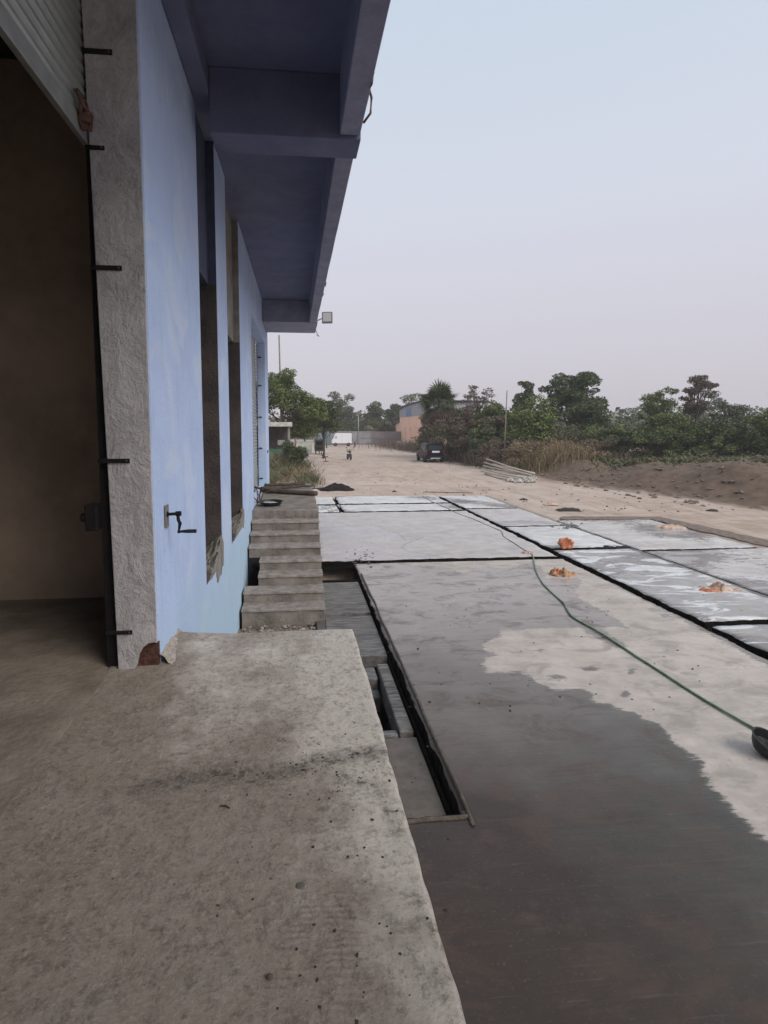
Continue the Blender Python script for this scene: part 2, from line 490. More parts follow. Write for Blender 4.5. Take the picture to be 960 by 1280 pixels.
me.materials.append(g.m)
ground = bpy.data.objects.new('ground', me); COL.objects.link(ground); struct(ground)

# ------------------------------------------------------------------ yard: concrete panels
DRY = [c8([(10, 545), (65, 520), (70, 500), (200, 494), (330, 490), (385, 522), (440, 556), (490, 562), (478, 545), (395, 493),
           (440, 488), (480, 492), (500, 497), (440, 455), (385, 425), (330, 395), (312, 368), (335, 345), (325, 327), (215, 330),
           (205, 290), (130, 262), (60, 258), (60, 246), (190, 250), (262, 256), (350, 300), (500, 378), (700, 480), (840, 552), (1300, 820),
           (1500, 1300), (960, 1210), (850, 1110), (770, 1020), (742, 972), (735, 942), (700, 902), (650, 880), (640, 856), (590, 815), (510, 775), (440, 757), (430, 745), (376, 742),
           (370, 705), (330, 700), (230, 700), (225, 682), (182, 675), (173, 655), (130, 641), (60, 640), (20, 645), (8, 600), (58, 582), (12, 570)]),
       pxs([(500, 703.5), (560, 700), (680, 699.5), (655, 706), (640, 711), (600, 709), (592, 712), (583, 716.5), (570, 715), (563, 711), (545, 708), (515, 708)])]
SPOT = [c8([(340, 628), (372, 624), (402, 630), (392, 636), (352, 637)]), c8([(226, 655), (255, 649), (292, 655), (280, 662), (240, 663)]),
        c8([(464, 712), (490, 704), (508, 716), (490, 728), (465, 726)]), c8([(178, 567), (200, 564), (214, 568), (198, 572)]),
        c8([(560, 430), (585, 428), (600, 436), (575, 440)]), c8([(600, 450), (625, 447), (640, 455), (612, 459)]),
        c8([(490, 632), (520, 626), (516, 640), (498, 646)])]
def sd_near(x, y):
    d = -poly_sd(x, y, DRY)
    s = poly_sd(x, y, SPOT)
    return np.maximum(d, s * 1.5)
m_mud = mat('black_mud', (.010, .009, .008), rough=.95, noise_amt=.5, nscale=9, bump=.6, bscale=20, spec=.1)
xs1 = axis([(.3, 6.31, .05)]); ys1 = axis([(-4, .0, .25), (0, 12.58, .05)])
m_near = concrete('wet_screed', (.50, .435, .385), (.042, .028, .020), rdry=.72, rwet=.15, half=(.42, .365, .335), mottle=.7, tint=(.068, .063, .050), pebbly=.35, streak=.20, ring=.35, dark_spots=.25, sd_noise=.11)  # half: far wet colour, with sky sheen painted into it
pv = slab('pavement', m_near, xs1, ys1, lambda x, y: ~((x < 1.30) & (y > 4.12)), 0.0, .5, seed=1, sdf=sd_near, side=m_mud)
struct(pv)
def panel(x0, x1, y0, y1, m, z=0., seed=0, sdf=None, thick=.2, step=.1):
    o = slab('pavement', m, axis([(x0, x1, step)]), axis([(y0, y1, step)]), lambda x, y: x > -99, z, thick, seed=seed, sdf=sdf, jag=.016, side=m_mud)
    struct(o); return o
LT = [pxs([(398, 652), (425, 653), (440, 658), (470, 658), (485, 664), (500, 668), (504, 673), (507, 676), (530, 672), (508, 680), (502, 684), (508, 690), (530, 692), (552, 697), (600, 699), (700, 705), (390, 712)])]
m_far = concrete('pale_screed', (.52, .475, .45), (.40, .39, .40), rdry=.6, rwet=.22, pebbly=.15, streak=.25, ring=.75, sd_noise=.10, scale=.8)
panel(.50, 6.31, 12.84, 20.33, m_far, 0.01, 2, lambda x, y: poly_sd(x, y, LT))
m_white = concrete('bright_screed', (.60, .57, .55), (.26, .24, .23), rdry=.55, rwet=.3, pebbly=.15, streak=.3, ring=.4, white=.6, sd_noise=.2)
r_ = lambda lo, s: (lambda x, y: np.array([noise.noise(Vector((a * .35 + s, b * .35, s))) for a, b in zip(x, y)]) + lo)
panel(.50, 1.58, 20.60, 22.42, m_white, .0, 3, r_(-.25, 3))
panel(1.74, 6.31, 20.60, 22.42, m_white, .012, 4, r_(-.3, 4))
panel(.50, 1.58, 22.76, 25.2, m_white, .0, 5, r_(-.3, 5))
panel(1.74, 6.31, 22.76, 25.2, m_white, .01, 6, r_(-.35, 6))
# second strip
m_s2 = concrete('splashed_screed', (.42, .39, .375), (.20, .187, .182), rdry=.55, rwet=.22, pebbly=.25, streak=.45, ring=.2, white=.9, sd_noise=.3, rot=.5)
panel(6.52, 8.60, -4, 8.0, m_s2, -.01, 7, r_(0, 7))
panel(6.52, 8.60, 8.18, 13.5, m_s2, 0.0, 8, r_(.05, 8))
panel(6.52, 8.60, 13.70, 16.85, m_white, .01, 9, r_(-.1, 9))
panel(6.52, 8.60, 17.08, 20.85, m_far, .0, 10, r_(-.1, 10))
panel(6.52, 8.60, 21.05, 25.0, m_white, .0, 11, r_(-.1, 11))
# third strip, right edge slanting out to the earth
m_s3 = concrete('far_right_screed', (.54, .49, .46), (.19, .172, .16), rdry=.6, rwet=.16, pebbly=.25, streak=.3, ring=.3, white=.35, sd_noise=.3)
panel(8.74, 12.15, -4, 13.2, m_s3, 0., 12, r_(.12, 12))
panel(8.74, 12.0, 13.33, 17.95, m_s3, .0, 13, r_(-.05, 13))
# the black mud and old form bed seen in the joints
bed = MB()
bed.box(1.31, 12.3, -4, 18.0, -.2, -.135); bed.box(.45, 8.7, 18.0, 25.3, -.2, -.138); bed.box(.45, 1.31, 12.72, 18.0, -.2, -.139)
struct(bed.build('joint_bed', m_mud))
fj = MB(); fj.box(8.58, 8.76, -4, 25.0, -.12, -.028); struct(fj.build('joint_filling', mat('joint_earth', (.15, .135, .12), rough=.95, base2=(.27, .25, .23), nscale=5, bump=.6), bevel=.01))
# muddy verge along the far right edge of the yard
def ragged_sheet(name, m, pts, z, thick=.03, seed=0):
    mb = MB(); n = len(pts)
    out = []
    for i in range(n):
        a = Vector(pts[i]); b_ = Vector(pts[(i + 1) % n]); k = max(2, int((b_ - a).length / .12))
        for j in range(k):
            q = a.lerp(b_, j / k)
            w = Vector((noise.noise(Vector((q.x * 3, q.y * 3, seed))), noise.noise(Vector((q.x * 3, q.y * 3, seed + 9)))))
            out.append((q.x + w.x * .12, q.y + w.y * .12))
    mb.prism(out, z, z + thick, 'z')
    return mb.build(name, m)
m_soil = mat('damp_earth', (.13, .095, .075), rough=.95, base2=(.24, .18, .145), nscale=6, bump=.8, bscale=18)
struct(ragged_sheet('damp_earth_verge', m_soil, [(8.9, 18.0), (12.0, 17.75), (12.25, 13.0), (12.3, 4), (13.4, 4), (13.0, 13.5), (12.6, 18.2), (9.2, 18.6)], -.03, .05, 3))

# ------------------------------------------------------------------ drain along the steps
m_drain = mat('drain_concrete', (.07, .06, .052), rough=.6, base2=(.14, .125, .11), nscale=5, bump=.5, bscale=30, stretch=(1, 3, 1))
m_lid = mat('drain_cover_concrete', (.055, .05, .046), rough=.6, base2=(.26, .24, .225), nscale=3.0, bump=.9, bscale=9, stretch=(1.2, 8, 1), detail=10)
m_void = mat('water_void_black', (.006, .006, .007), rough=.12)
drain = thing('drain_channel', 'sunken concrete drain channel between the loading platform, the steps and the wet slab', 'drain', (.9, 4.2, -.5))
d = MB(); d.box(.30, 1.29, 4.2, 12.7, -.80, -.70)
d.build('channel_bed', m_drain, drain)
w = MB(); w.box(1.25, 1.285, 4.3, 11.3, -.70, -.14)
w.build('channel_wall', m_mud, drain, bevel=.01)
w = MB(); w.box(.30, .44, 4.3, 12.7, -.70, -.05)
w.build('channel_wall', m_drain, drain, bevel=.01)
w = MB(); w.box(.50, 1.25, 11.35, 11.45, -.7, -.06)
w.build('channel_cross_wall', m_mud, drain, bevel=.01)
fl = MB(); fl.box(.45, 1.235, 4.25, 5.55, -.34, -.15)
fl.build('silt_floor', mat('silt', (.115, .092, .072), rough=.5, noise_amt=.25, nscale=7), drain, bevel=.01)
cov = MB(); cov.box(.45, 1.255, 7.55, 9.25, -.26, -.09); cov.build('drain_cover', m_lid, drain, bevel=.012)
cov = MB(); cov.box(.45, 1.255, 9.36, 11.3, -.25, -.075); cov.build('drain_cover', m_lid, drain, bevel=.012)
fr = MB()
fr.box(.45, .62, 5.62, 7.35, -.40, -.17); fr.box(1.07, 1.225, 5.62, 7.35, -.40, -.12)
fr.box(.62, 1.06, 5.62, 5.74, -.40, -.165); fr.box(.62, 1.04, 7.0, 7.35, -.40, -.163)
fr.build('chamber_frame', m_lid, drain, bevel=.02)
st = MB(); st.box(.62, 1.04, 6.75, 6.99, -.5, -.30); st.build('chamber_step', m_lid, drain, bevel=.015)
wt_ = MB(); wt_.box(.62, 1.04, 5.74, 7.0, -.68, -.58); wt_.build('standing_water', m_void, drain)
# lip of fresh mortar along the edge of the slab
lip = MB(); N = 90
for k in range(N):
    pass
pts = []; rad = []
for k in range(100):
    y = 4.0 + k * (11.6 - 4.0) / 99
    pts.append((1.355 + .03 * noise.noise(Vector((y * 1.2, 0, 0))), y, .006 + .006 * noise.noise(Vector((y * 4, 1, 0)))))
    rad.append(.020 + .010 * noise.noise(Vector((y * 2.5, 4, 0))))
lip.tube(pts, rad, 8); lip.build('mortar_lip', m_near and mat('rough_mortar', (.095, .075, .060), rough=.9, noise_amt=.3, nscale=12, bump=.8), drain, smooth=True)
lip = MB(); pts = [(x, 4.10 + .03 * noise.noise(Vector((x * 3, 2, 0))), .0) for x in np.linspace(.5, 1.36, 20)]
lip.tube(pts, .022, 8); lip.build('mortar_lip', bpy.data.materials['rough_mortar'], drain, smooth=True)

# ------------------------------------------------------------------ loading platform
g = NT('platform_concrete'); v = g.mapping((1, 1, 1)); vf = g.mapping((1, .45, 1), rot=(0, 0, -.5))
big = g.noise(v, .9, 5, .6); med = g.noise(v, 4.5, 9, .68, .3); fine = g.noise(v, 21, 10, .85); grit = g.noise(v, 70, 6, .85); scr = g.noise(vf, 13, 9, .75, 1.6)
col = g.mix(g.ramp(big, [(.3, 0.), (.7, 1.)]), (.27, .215, .165), (.39, .325, .265))
col = g.mix(g.ramp(med, [(.34, 0.), (.66, 1.)]), col, (.37, .305, .247), 'MIX')
col = g.mix(g.math('MULTIPLY', g.ramp(med, [(.50, 0.), (.70, 1.)]), .6), col, (.38, .34, .295))
col = g.mix(g.math('MULTIPLY', g.ramp(scr, [(.53, 0.), (.62, 1.)]), .5), col, (.17, .145, .125))
pale = g.attr('pale')
palen = g.math('ADD', pale, g.math('MULTIPLY', g.math('SUBTRACT', g.noise(v, 3, 7, .7), .5), 1.3))
col = g.mix(g.math('MULTIPLY', g.ramp(palen, [(.40, 0.), (.75, 1.)]), .95), col, (.72, .645, .565))
dirt = g.attr('dirt')
dn = g.math('MULTIPLY', g.ramp(g.noise(v, 20, 8, .78), [(.50, 0.), (.57, 1.)]), g.ramp(g.math('ADD', dirt, g.math('MULTIPLY', g.math('SUBTRACT', g.noise(v, 2.6, 5), .5), 1.)), [(.35, 0.), (.8, 1.)]))
col = g.mix(g.math('MULTIPLY', dn, .95), col, (.04, .033, .028))
col = g.mix(g.math('MULTIPLY', g.ramp(g.math('ADD', dirt, g.math('MULTIPLY', g.math('SUBTRACT', g.noise(v, 4, 7, .7), .5), 1.2)), [(.45, 0.), (1., 1.)]), .5), col, (.13, .11, .095))
sp = g.math('ADD', g.voro(v, 17), g.math('MULTIPLY', g.noise(v, 60, 3), .25))
msk = g.ramp(g.noise(v, 1.6, 3), [(.42, 0.), (.6, 1.)])
col = g.mix(g.math('MULTIPLY', g.math('MULTIPLY', g.ramp(sp, [(.20, 1.), (.26, 0.)]), msk), .75), col, (.06, .05, .043))
col = g.mix(g.math('MULTIPLY', g.ramp(fine, [(.50, 0.), (.60, 1.)]), .58), col, (.12, .096, .077))
col = g.mix(g.math('MULTIPLY', g.ramp(g.noise(v, 33, 7, .8), [(.53, 0.), (.62, 1.)]), .5), col, (.50, .44, .385))
col = g.mix(g.math('MULTIPLY', g.ramp(grit, [(.53, 0.), (.64, 1.)]), .5), col, (.52, .48, .43))
g.L(col, g.b.inputs['Base Color']); g.b.inputs['Roughness'].default_value = .88; g.b.inputs['Specular IOR Level'].default_value = .3
hh = g.math('ADD', g.math('MULTIPLY', med, 1.2), g.math('ADD', g.math('MULTIPLY', fine, .55), g.math('MULTIPLY', grit, .14)))
tread = g.attr('tread')
wv = g.t.nodes.new('ShaderNodeTexWave'); wv.inputs['Scale'].default_value = 12; wv.inputs['Distortion'].default_value = 6; wv.bands_direction = 'Y'
wv.inputs['Detail'].default_value = 3
g.L(g.mapping((1, 1, 1), rot=(0, 0, .1)), wv.inputs['Vector'])
hh = g.math('ADD', hh, g.math('MULTIPLY', g.math('MULTIPLY', wv.outputs['Fac'], tread), .14))
g.L(g.bump(hh, 1.0, .035), g.b.inputs['Normal'])
m_plat = g.m
pcol = thing('loading_platform', 'rough raised concrete loading platform in the foreground with a worn pale edge', 'platform', (-.3, 4.6, 0))
def plat_z(X, Y):
    n = np.array([noise.fractal(Vector((a * 1.6, b_ * 1.6, 2)), 1.0, 2.0, 5) for a, b_ in zip(X.ravel(), Y.ravel())]).reshape(X.shape)
    fil = sstep(-.62, -1.0, X) * sstep(3.75, 4.35, Y) * .03
    return n * .005 + fil
ps = slab('deck', m_plat, axis([(-1.34, .47, .02)]), axis([(-3, 1.0, .1), (1.0, 4.62, .02)]), lambda x, y: x > -99, 1.4, 1.45, jag=.0035, seed=5,
          rough=.0015, lip=.010, zfn=plat_z)
ps.parent = pcol; ps.location = -Vector(pcol.location)
mm = ps.data; co = np.zeros(len(mm.vertices) * 3); mm.vertices.foreach_get('co', co); co = co.reshape(-1, 3)
x, y = co[:, 0], co[:, 1]
pale = sstep(-.35, .45, x - .18 * np.sin(y * 1.3)) * .85
pale = np.maximum(pale, sstep(1.9, 3.6, y) * sstep(-1.15, -.65, x) * .62)
pale = np.maximum(pale, np.exp(-((x + .0) ** 2 / .02 + (y - 1.95) ** 2 / .22)) * .5)
def atz14(px, py): return atz(px, py, 1.4)
def sdseg(pts, wid):
    dd = np.full(len(x), 1e9)
    for a, b_ in zip(pts[:-1], pts[1:]):
        a = atz14(*a); b_ = atz14(*b_); ex, ey = b_.x - a.x, b_.y - a.y
        t = np.clip(((x - a.x) * ex + (y - a.y) * ey) / (ex * ex + ey * ey + 1e-9), 0, 1)
        dd = np.minimum(dd, np.hypot(x - a.x - t * ex, y - a.y - t * ey))
    return np.clip(1 - dd / wid, 0, 1)
dirt = sdseg([(180, 985), (270, 965), (330, 972), (400, 950), (470, 940)], .16)
dirt = np.maximum(dirt, sdseg([(430, 975), (470, 980), (500, 1040)], .10) * .8)
dirt = np.maximum(dirt, sdseg([(520, 1120), (545, 1170), (560, 1260)], .06) * .7)
dirt = np.maximum(dirt, sdseg([(180, 850), (280, 870)], .10) * .35)
tr = np.maximum(sdseg([(425, 1130), (432, 1210)], .075), sdseg([(440, 1225), (430, 1290)], .07))
tr = np.maximum(tr, sdseg([(385, 1140), (350, 1230)], .05) * .5)
for nm, a in (('pale', pale), ('dirt', dirt), ('tread', sstep(0, .35, tr))):
    q = mm.attributes.new(nm, 'FLOAT', 'POINT'); q.data.foreach_set('value', a.astype(np.float32))

# ------------------------------------------------------------------ steps
m_step = mat('step_concrete', (.14, .118, .10), rough=.9, base2=(.27, .232, .202), nscale=3.5, bump=.7, bscale=22, stretch=(1, 1, 1), detail=10)
m_tread = mat('lit_tread', (.19, .162, .14), rough=.9, base2=(.35, .31, .275), nscale=7, bump=.7, bscale=22)  # paler than the risers: light on the treads put into the colour
stairs = thing('concrete_steps', 'bare grey concrete steps climbing from the drain to the far landing beside the blue wall', 'steps', (-.2, 9.0, 0))
NS = 8; y0s, y1s = 8.93, 11.62; rz = 1.4 / NS; td = (y1s - y0s) / (NS - 1)
for k in range(NS - 1):            # k = 0 is the lowest step
    ztop = rz * (k + 1)
    a = y0s + k * td
    xl = -.90
    mb = MB()
    z_low = -1.0 if k == 0 else rz * k - .03
    if k in (2, 3):                  # the dark opening left in the brickwork of these steps
        mb.box(-.68, .44, a, a + td + .02, z_low, ztop - .03)
    else:
        mb.box(xl, .44 + .003 * (k % 3), a, a + td + .02, z_low, ztop - .03)
    o = mb.build('step', m_step, stairs, bevel=.01, seg=3)
    tb = MB(); x_l = -.685 if k in (2, 3) else xl - .004; n_t = 24; top_ = []
    for q_ in range(n_t + 1):
        xx = x_l + (.452 - x_l) * q_ / n_t; jy = .014 * noise.noise(Vector((xx * 4, k * 3.1, 0))) ; jz = .006 * noise.noise(Vector((xx * 5, k * 2.3, 4)))
        top_ += [(xx, a - .018 + jy, ztop - .034), (xx, a - .016 + jy, ztop - .006 + jz), (xx, a + .004 + jy, ztop + jz), (xx, a + td + .01, ztop + jz), (xx, a + td + .01, ztop - .034)]
    tf = [(q_ * 5 + i, q_ * 5 + (i + 1) % 5, q_ * 5 + 5 + (i + 1) % 5, q_ * 5 + 5 + i) for q_ in range(n_t) for i in range(5)]
    tf += [(4, 3, 2, 1, 0), tuple(n_t * 5 + i for i in range(5))]
    tb.add(top_, tf); sub(tb, 'tread', m_tread, o)
core = MB(); core.box(-.66, .42, y0s + .35, y1s, -1., rz)
for k in range(1, NS - 1):
    core.box(-.66, .42, y0s + (k + 1) * td - .02, y1s, rz * k, rz * (k + 1) - .04)
core.build('stair_core', m_step, stairs)
bk = MB(); bk.box(-.95, -.66, y0s + 4.1 * td, y1s, -1., rz * 4); bk.build('opening_dark', m_void, stairs)  # near-black colour paints the shade inside the step opening
lm = slab('landing', m_step, axis([(-.93, .45, .05)]), axis([(11.62, 17.3, .08)]), lambda x, y: x > -99, 1.4, 1.6, jag=.012, seed=8, rough=.004)
lm.parent = stairs; lm.location = -Vector(stairs.location)
# rubble and dirt between the foot of the steps and the platform
fillg = MB()
db = slab('rubble_bed', mat('rubble_earth', (.12, .09, .072), rough=.95, base2=(.30, .25, .21), nscale=12, bump=1., bscale=14), axis([(-1.1, .30, .05)]), axis([(4.64, 8.92, .06)]), lambda x, y: x > -99, -.12, .3, seed=9, rough=.05)
struct(db)
# ------------------------------------------------------------------ warehouse
def xw(y): return -.99 + (y - 4) * .0092
def xe(y): return .685 - .005 * y
def wseg(mb, y0, y1, z0, z1, d0=-.23, d1=0.):
    """a length of outer wall; d0, d1 = depth limits measured from the outer face"""
    lo = [(xw(y0) + d0, y0, z0), (xw(y0) + d1, y0, z0), (xw(y1) + d1, y1, z0), (xw(y1) + d0, y1, z0)]
    hi = [(a, b_, z1) for a, b_, _ in lo]
    mb.hexa(lo, hi)
g = NT('blue_lime_paint'); v = g.mapping((1, 1, 1)); vz = g.mapping((1, 2.5, .35))
n1 = g.noise(v, 2.2, 6, .6); n2 = g.noise(v, 16, 8, .7); n3 = g.noise(vz, 5, 6, .65); n4 = g.noise(v, 55, 5, .7)
col = g.mix(g.ramp(n1, [(.3, 0.), (.7, 1.)]), (.42, .53, .77), (.49, .60, .84))
col = g.mix(g.math('MULTIPLY', g.ramp(n2, [(.42, 0.), (.7, 1.)]), .4), col, (.50, .58, .75))
col = g.mix(g.math('MULTIPLY', g.ramp(n3, [(.55, 0.), (.75, 1.)]), .35), col, (.27, .35, .52))
col = g.mix(g.math('MULTIPLY', g.ramp(n4, [(.60, 0.), (.70, 1.)]), .4), col, (.22, .28, .42))
drip = g.noise(g.mapping((1, 9, .18)), 2.6, 7, .65, .4)
col = g.mix(g.math('MULTIPLY', g.ramp(drip, [(.58, 0.), (.70, 1.)]), .30), col, (.30, .35, .45))
pch = g.noise(v, 1.1, 3, .5, .8)
col = g.mix(g.math('MULTIPLY', g.ramp(pch, [(.54, 0.), (.60, 1.)]), .42), col, (.60, .67, .78))
flk = g.math('ADD', g.voro(v, 5.5), g.math('MULTIPLY', g.noise(v, 22, 4), .16))
col = g.mix(g.math('MULTIPLY', g.ramp(flk, [(.13, 1.), (.16, 0.)]), .5), col, (.36, .37, .40))
g.L(col, g.b.inputs['Base Color']); g.b.inputs['Roughness'].default_value = .9; g.b.inputs['Specular IOR Level'].default_value = .25
# stains rising from the bottom of the wall (greener, damp)
sxyz = g.t.nodes.new('ShaderNodeSeparateXYZ'); geo = g.t.nodes.new('ShaderNodeNewGeometry'); g.L(geo.outputs['Position'], sxyz.inputs[0])
damp = g.math('ADD', sxyz.outputs['Z'], g.math('MULTIPLY', g.math('SUBTRACT', n1, .5), 1.6))
col2 = g.mix(g.math('MULTIPLY', g.ramp(g.math('MULTIPLY', damp, .4), [(.42, 1.), (.72, 0.)]), .6), col, (.42, .60, .68))
g.L(col2, g.b.inputs['Base Color'])
g.L(g.bump(g.math('ADD', g.math('MULTIPLY', n2, .8), g.math('MULTIPLY', n4, .4)), .8, .012), g.b.inputs['Normal'])
m_blue = g.m
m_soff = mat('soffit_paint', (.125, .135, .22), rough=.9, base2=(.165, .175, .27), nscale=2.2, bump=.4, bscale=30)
m_fasc = mat('fascia_paint', (.215, .225, .31), rough=.9, base2=(.30, .30, .385), nscale=3.5, bump=.6, bscale=24, detail=9)
m_blue_shade = mat('shaded_blue_paint', (.05, .06, .11), rough=.85, noise_amt=.2, nscale=4, bump=.4)  # the wall's blue with the shade of the recess painted into it
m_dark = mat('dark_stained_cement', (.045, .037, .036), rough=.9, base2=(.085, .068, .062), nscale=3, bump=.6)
m_cem = mat('bare_cement', (.17, .155, .135), rough=.9, base2=(.29, .27, .235), nscale=4, bump=.7, bscale=18)
m_jamb = NT('jamb_cement'); g = m_jamb; v = g.mapping((1, 1, 1)); vz = g.mapping((1.1, 1.1, .75))
a1 = g.noise(vz, 5, 9, .68, .5); a2 = g.noise(v, 28, 7, .7); a3 = g.noise(v, 2.0, 4)
col = g.mix(g.ramp(a1, [(.33, 0.), (.68, 1.)]), (.34, .325, .33), (.52, .505, .515))
col = g.mix(g.math('MULTIPLY', g.ramp(a2, [(.52, 0.), (.7, 1.)]), .5), col, (.16, .15, .145))
col = g.mix(g.math('MULTIPLY', g.ramp(a3, [(.45, 0.), (.65, 1.)]), .4), col, (.50, .485, .48))
g.L(col, g.b.inputs['Base Color']); g.b.inputs['Roughness'].default_value = .9
g.L(g.bump(g.math('ADD', g.math('MULTIPLY', a1, 1.6), g.math('MULTIPLY', a2, .4)), .9, .03), g.b.inputs['Normal'])
m_jamb = g.m
m_int = mat('interior_cream', (.44, .34, .26), rough=.9, noise_amt=.2, nscale=1.2)
m_intd = mat('interior_dark', (.05, .045, .045), rough=.9)  # indoor shade put into the colour of ceiling and back partition
m_iron = mat('black_iron', (.010, .009, .010), rough=.75, metal=0., spec=.2, noise_amt=.3, nscale=20)
m_rust = mat('rusty_iron', (.055, .03, .022), rough=.8, base2=(.12, .06, .04), nscale=22, bump=.5)
m_galv = mat('galvanised_strip', (.33, .34, .33), rough=.5, metal=.6, noise_amt=.15, nscale=6)
m_brick = mat('exposed_brick', (.035, .015, .012), rough=.95, base2=(.12, .05, .035), nscale=18, bump=1., bscale=25)

wh = thing('warehouse', 'pale blue warehouse with a deep eave, open roller shutter and tall narrow openings', 'building', (-1., 4., 1.4))
ZT = 6.55
wall = MB()
wseg(wall, 4.03, 6.02, 1.40, ZT)          # near pier (starts behind the bare jamb)
wseg(wall, 7.25, 8.22, 1.40, ZT)          # pier between the openings
wseg(wall, 9.85, 12.1, 1.40, ZT)          # pier before the second shutter
wseg(wall, 16.5, 18.0, 1.40, ZT)          # far corner pier
wseg(wall, 12.1, 16.5, 5.52, ZT)          # over the second shutter
wseg(wall, 4.03, 18.0, -.9, 1.40)
wall.build('wall', m_blue, wh)
side = MB(); side.box(-9, -1.30, 17.78, 18.0, -.3, ZT); side.build('wall', m_blue, wh)
side = MB(); side.box(-9.2, -9.0, -4, 18., -.3, ZT); side.build('wall', m_cem, wh)
side = MB(); side.box(-9, .0, -4.2, -4.0, 1.4, ZT); side.build('wall', m_cem, wh)
side = MB(); wseg(side, -4, -1.6, 1.40, ZT); side.build('wall', m_blue, wh)
lin = MB(); wseg(lin, -1.6, 3.94, 6.25, ZT); lin.build('lintel', m_blue, wh)
part_ = MB(); part_.box(-9, -1.34, 5.72, 5.95, 1.4, ZT - .1); part_.build('partition_wall', m_int, wh)
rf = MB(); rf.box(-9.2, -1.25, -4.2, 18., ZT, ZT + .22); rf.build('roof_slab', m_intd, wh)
ifl = MB(); ifl.box(-9, -1.31, -4, 18., 1.0, 1.4045); ifl.build('floor', mat('indoor_floor', (.17, .137, .108), rough=.85, base2=(.29, .243, .20), nscale=2.5, bump=.5, bscale=25), wh)
# infill above the narrow openings, and their reveals
for i, (ya, yb, m_up) in enumerate(((6.02, 7.25, m_blue_shade), (8.22, 9.85, m_cem))):
    zb = 4.86 if i == 0 else 4.55
    op = MB(); wseg(op, ya + .002, yb - .002, zb, ZT - .003, -.2, -.10)
    o = op.build('opening_infill', m_up, wh)
    rv = MB()
    if i == 0:
        wseg(rv, yb - .012, yb - .002, zb, ZT - .004, -.097, -.002)
        sub(rv, 'upper_reveal', m_blue_shade, o)
    else:
        wseg(rv, yb - .012, yb - .002, zb, ZT - .004, -.097, -.002)
        sub(rv, 'upper_reveal', m_cem, o)
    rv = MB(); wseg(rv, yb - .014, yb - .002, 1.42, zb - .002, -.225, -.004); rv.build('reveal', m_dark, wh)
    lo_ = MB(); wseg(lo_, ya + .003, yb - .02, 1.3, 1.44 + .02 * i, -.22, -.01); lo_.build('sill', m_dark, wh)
    # crumbled mortar left at the foot of the opening
    cr = MB(); random.seed(31 + i)
    for k in range(40):
        t = random.random(); yy = ya + .12 + (yb - ya - .14) * t
        top = (.30 if i == 0 else .22) * (.3 + .7 * t)
        zz = 1.44 + random.random() * top
        xx = xw(yy) - random.uniform(-.01, .18)
        s_ = random.uniform(.03, .075)
        pass
    vs = []; nu, nv = 26, 16; hh0 = .34 if i == 0 else .26      # a rough lump ramping up toward the far reveal
    for a in range(nu + 1):
        for b_ in range(nv + 1):
            u = a / nu; v = b_ / nv; yy = ya + .25 + (yb - ya - .27) * u
            n_ = noise.fractal(Vector((yy * 9, v * 5, i + 3.)), 1., 2., 5)
            zz = 1.42 + hh0 * (u ** 1.6) * (1 - .5 * v) + .05 * n_
            vs.append((xw(yy) + .004 - .20 * v + .03 * n_ * (v > 0), yy, zz))
    n0 = len(vs)
    for a in range(nu + 1):
        yy = ya + .25 + (yb - ya - .27) * a / nu; vs.append((xw(yy) + .004, yy, 1.40))
    fs = [(a * (nv + 1) + b_, (a + 1) * (nv + 1) + b_, (a + 1) * (nv + 1) + b_ + 1, a * (nv + 1) + b_ + 1) for a in range(nu) for b_ in range(nv)]
    fs += [(n0 + a, n0 + a + 1, (a + 1) * (nv + 1), a * (nv + 1)) for a in range(nu)]
    cr.add(vs, fs)
    cr.build('crumbled_mortar', m_cem, wh, recalc=False)
# near-black wall colour stands in for the gloom of the rooms behind
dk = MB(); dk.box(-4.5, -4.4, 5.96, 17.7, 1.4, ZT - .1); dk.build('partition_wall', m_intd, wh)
# chipped plaster round the foot of the openings
def chip(mb, cy, cz, ry, rz_, seed, n=18, d=.006):
    poly = []
    for k in range(n):
        t = 2 * math.pi * k / n; r = 1 + .45 * noise.noise(Vector((math.cos(t) * 1.6, math.sin(t) * 1.6, seed)))
        poly.append((cy + ry * r * math.cos(t), cz + rz_ * r * math.sin(t)))
    vs = [(xw(a) + d, a, b_) for a, b_ in poly] + [(xw(a) - .03, a, b_) for a, b_ in poly]
    mb.add(vs, [tuple(range(n))] + [((i + 1) % n, i, n + i, n + (i + 1) % n) for i in range(n)])
cp = MB(); chip(cp, 7.22, 1.52, .13, .16, 3.); chip(cp, 6.9, 1.34, .22, .13, 9.); cp.build('chipped_plaster', m_cem, wh)
cp = MB(); chip(cp, 9.86, 1.52, .16, .17, 5.); cp.build('chipped_plaster', m_cem, wh)
# the bare jamb of the near shutter: a brick core with a plaster coat that has broken away at its foot
core = MB(); core.box(-1.255, -.992, 3.991, 4.028, 1.38, 6.4)
core.build('jamb_core', m_brick, wh)
jp = [(-1.262, 1.37), (-1.175, 1.36), (-1.135, 1.43), (-1.12, 1.50), (-1.09, 1.555), (-1.05, 1.585), (-1.01, 1.59), (-.990, 1.585), (-.988, 2.5), (-.993, 3.3), (-.987, 4.1), (-.99, 6.5), (-1.335, 6.5), (-1.30, 3.9), (-1.278, 2.7)]
jm = MB(); jm.prism(jp, 3.95, 3.99, 'y'); jm.build('jamb', m_jamb, wh, bevel=.006)
cn = MB(); cn.prism([(xw(4) - .001, 3.952), (xw(4) + .012, 3.958), (xw(4.03) + .014, 4.02), (xw(4.08) + .003, 4.08), (xw(4) - .004, 4.06)], 1.60, 6.5, 'z')
cn.build('corner_bead', m_blue, wh)
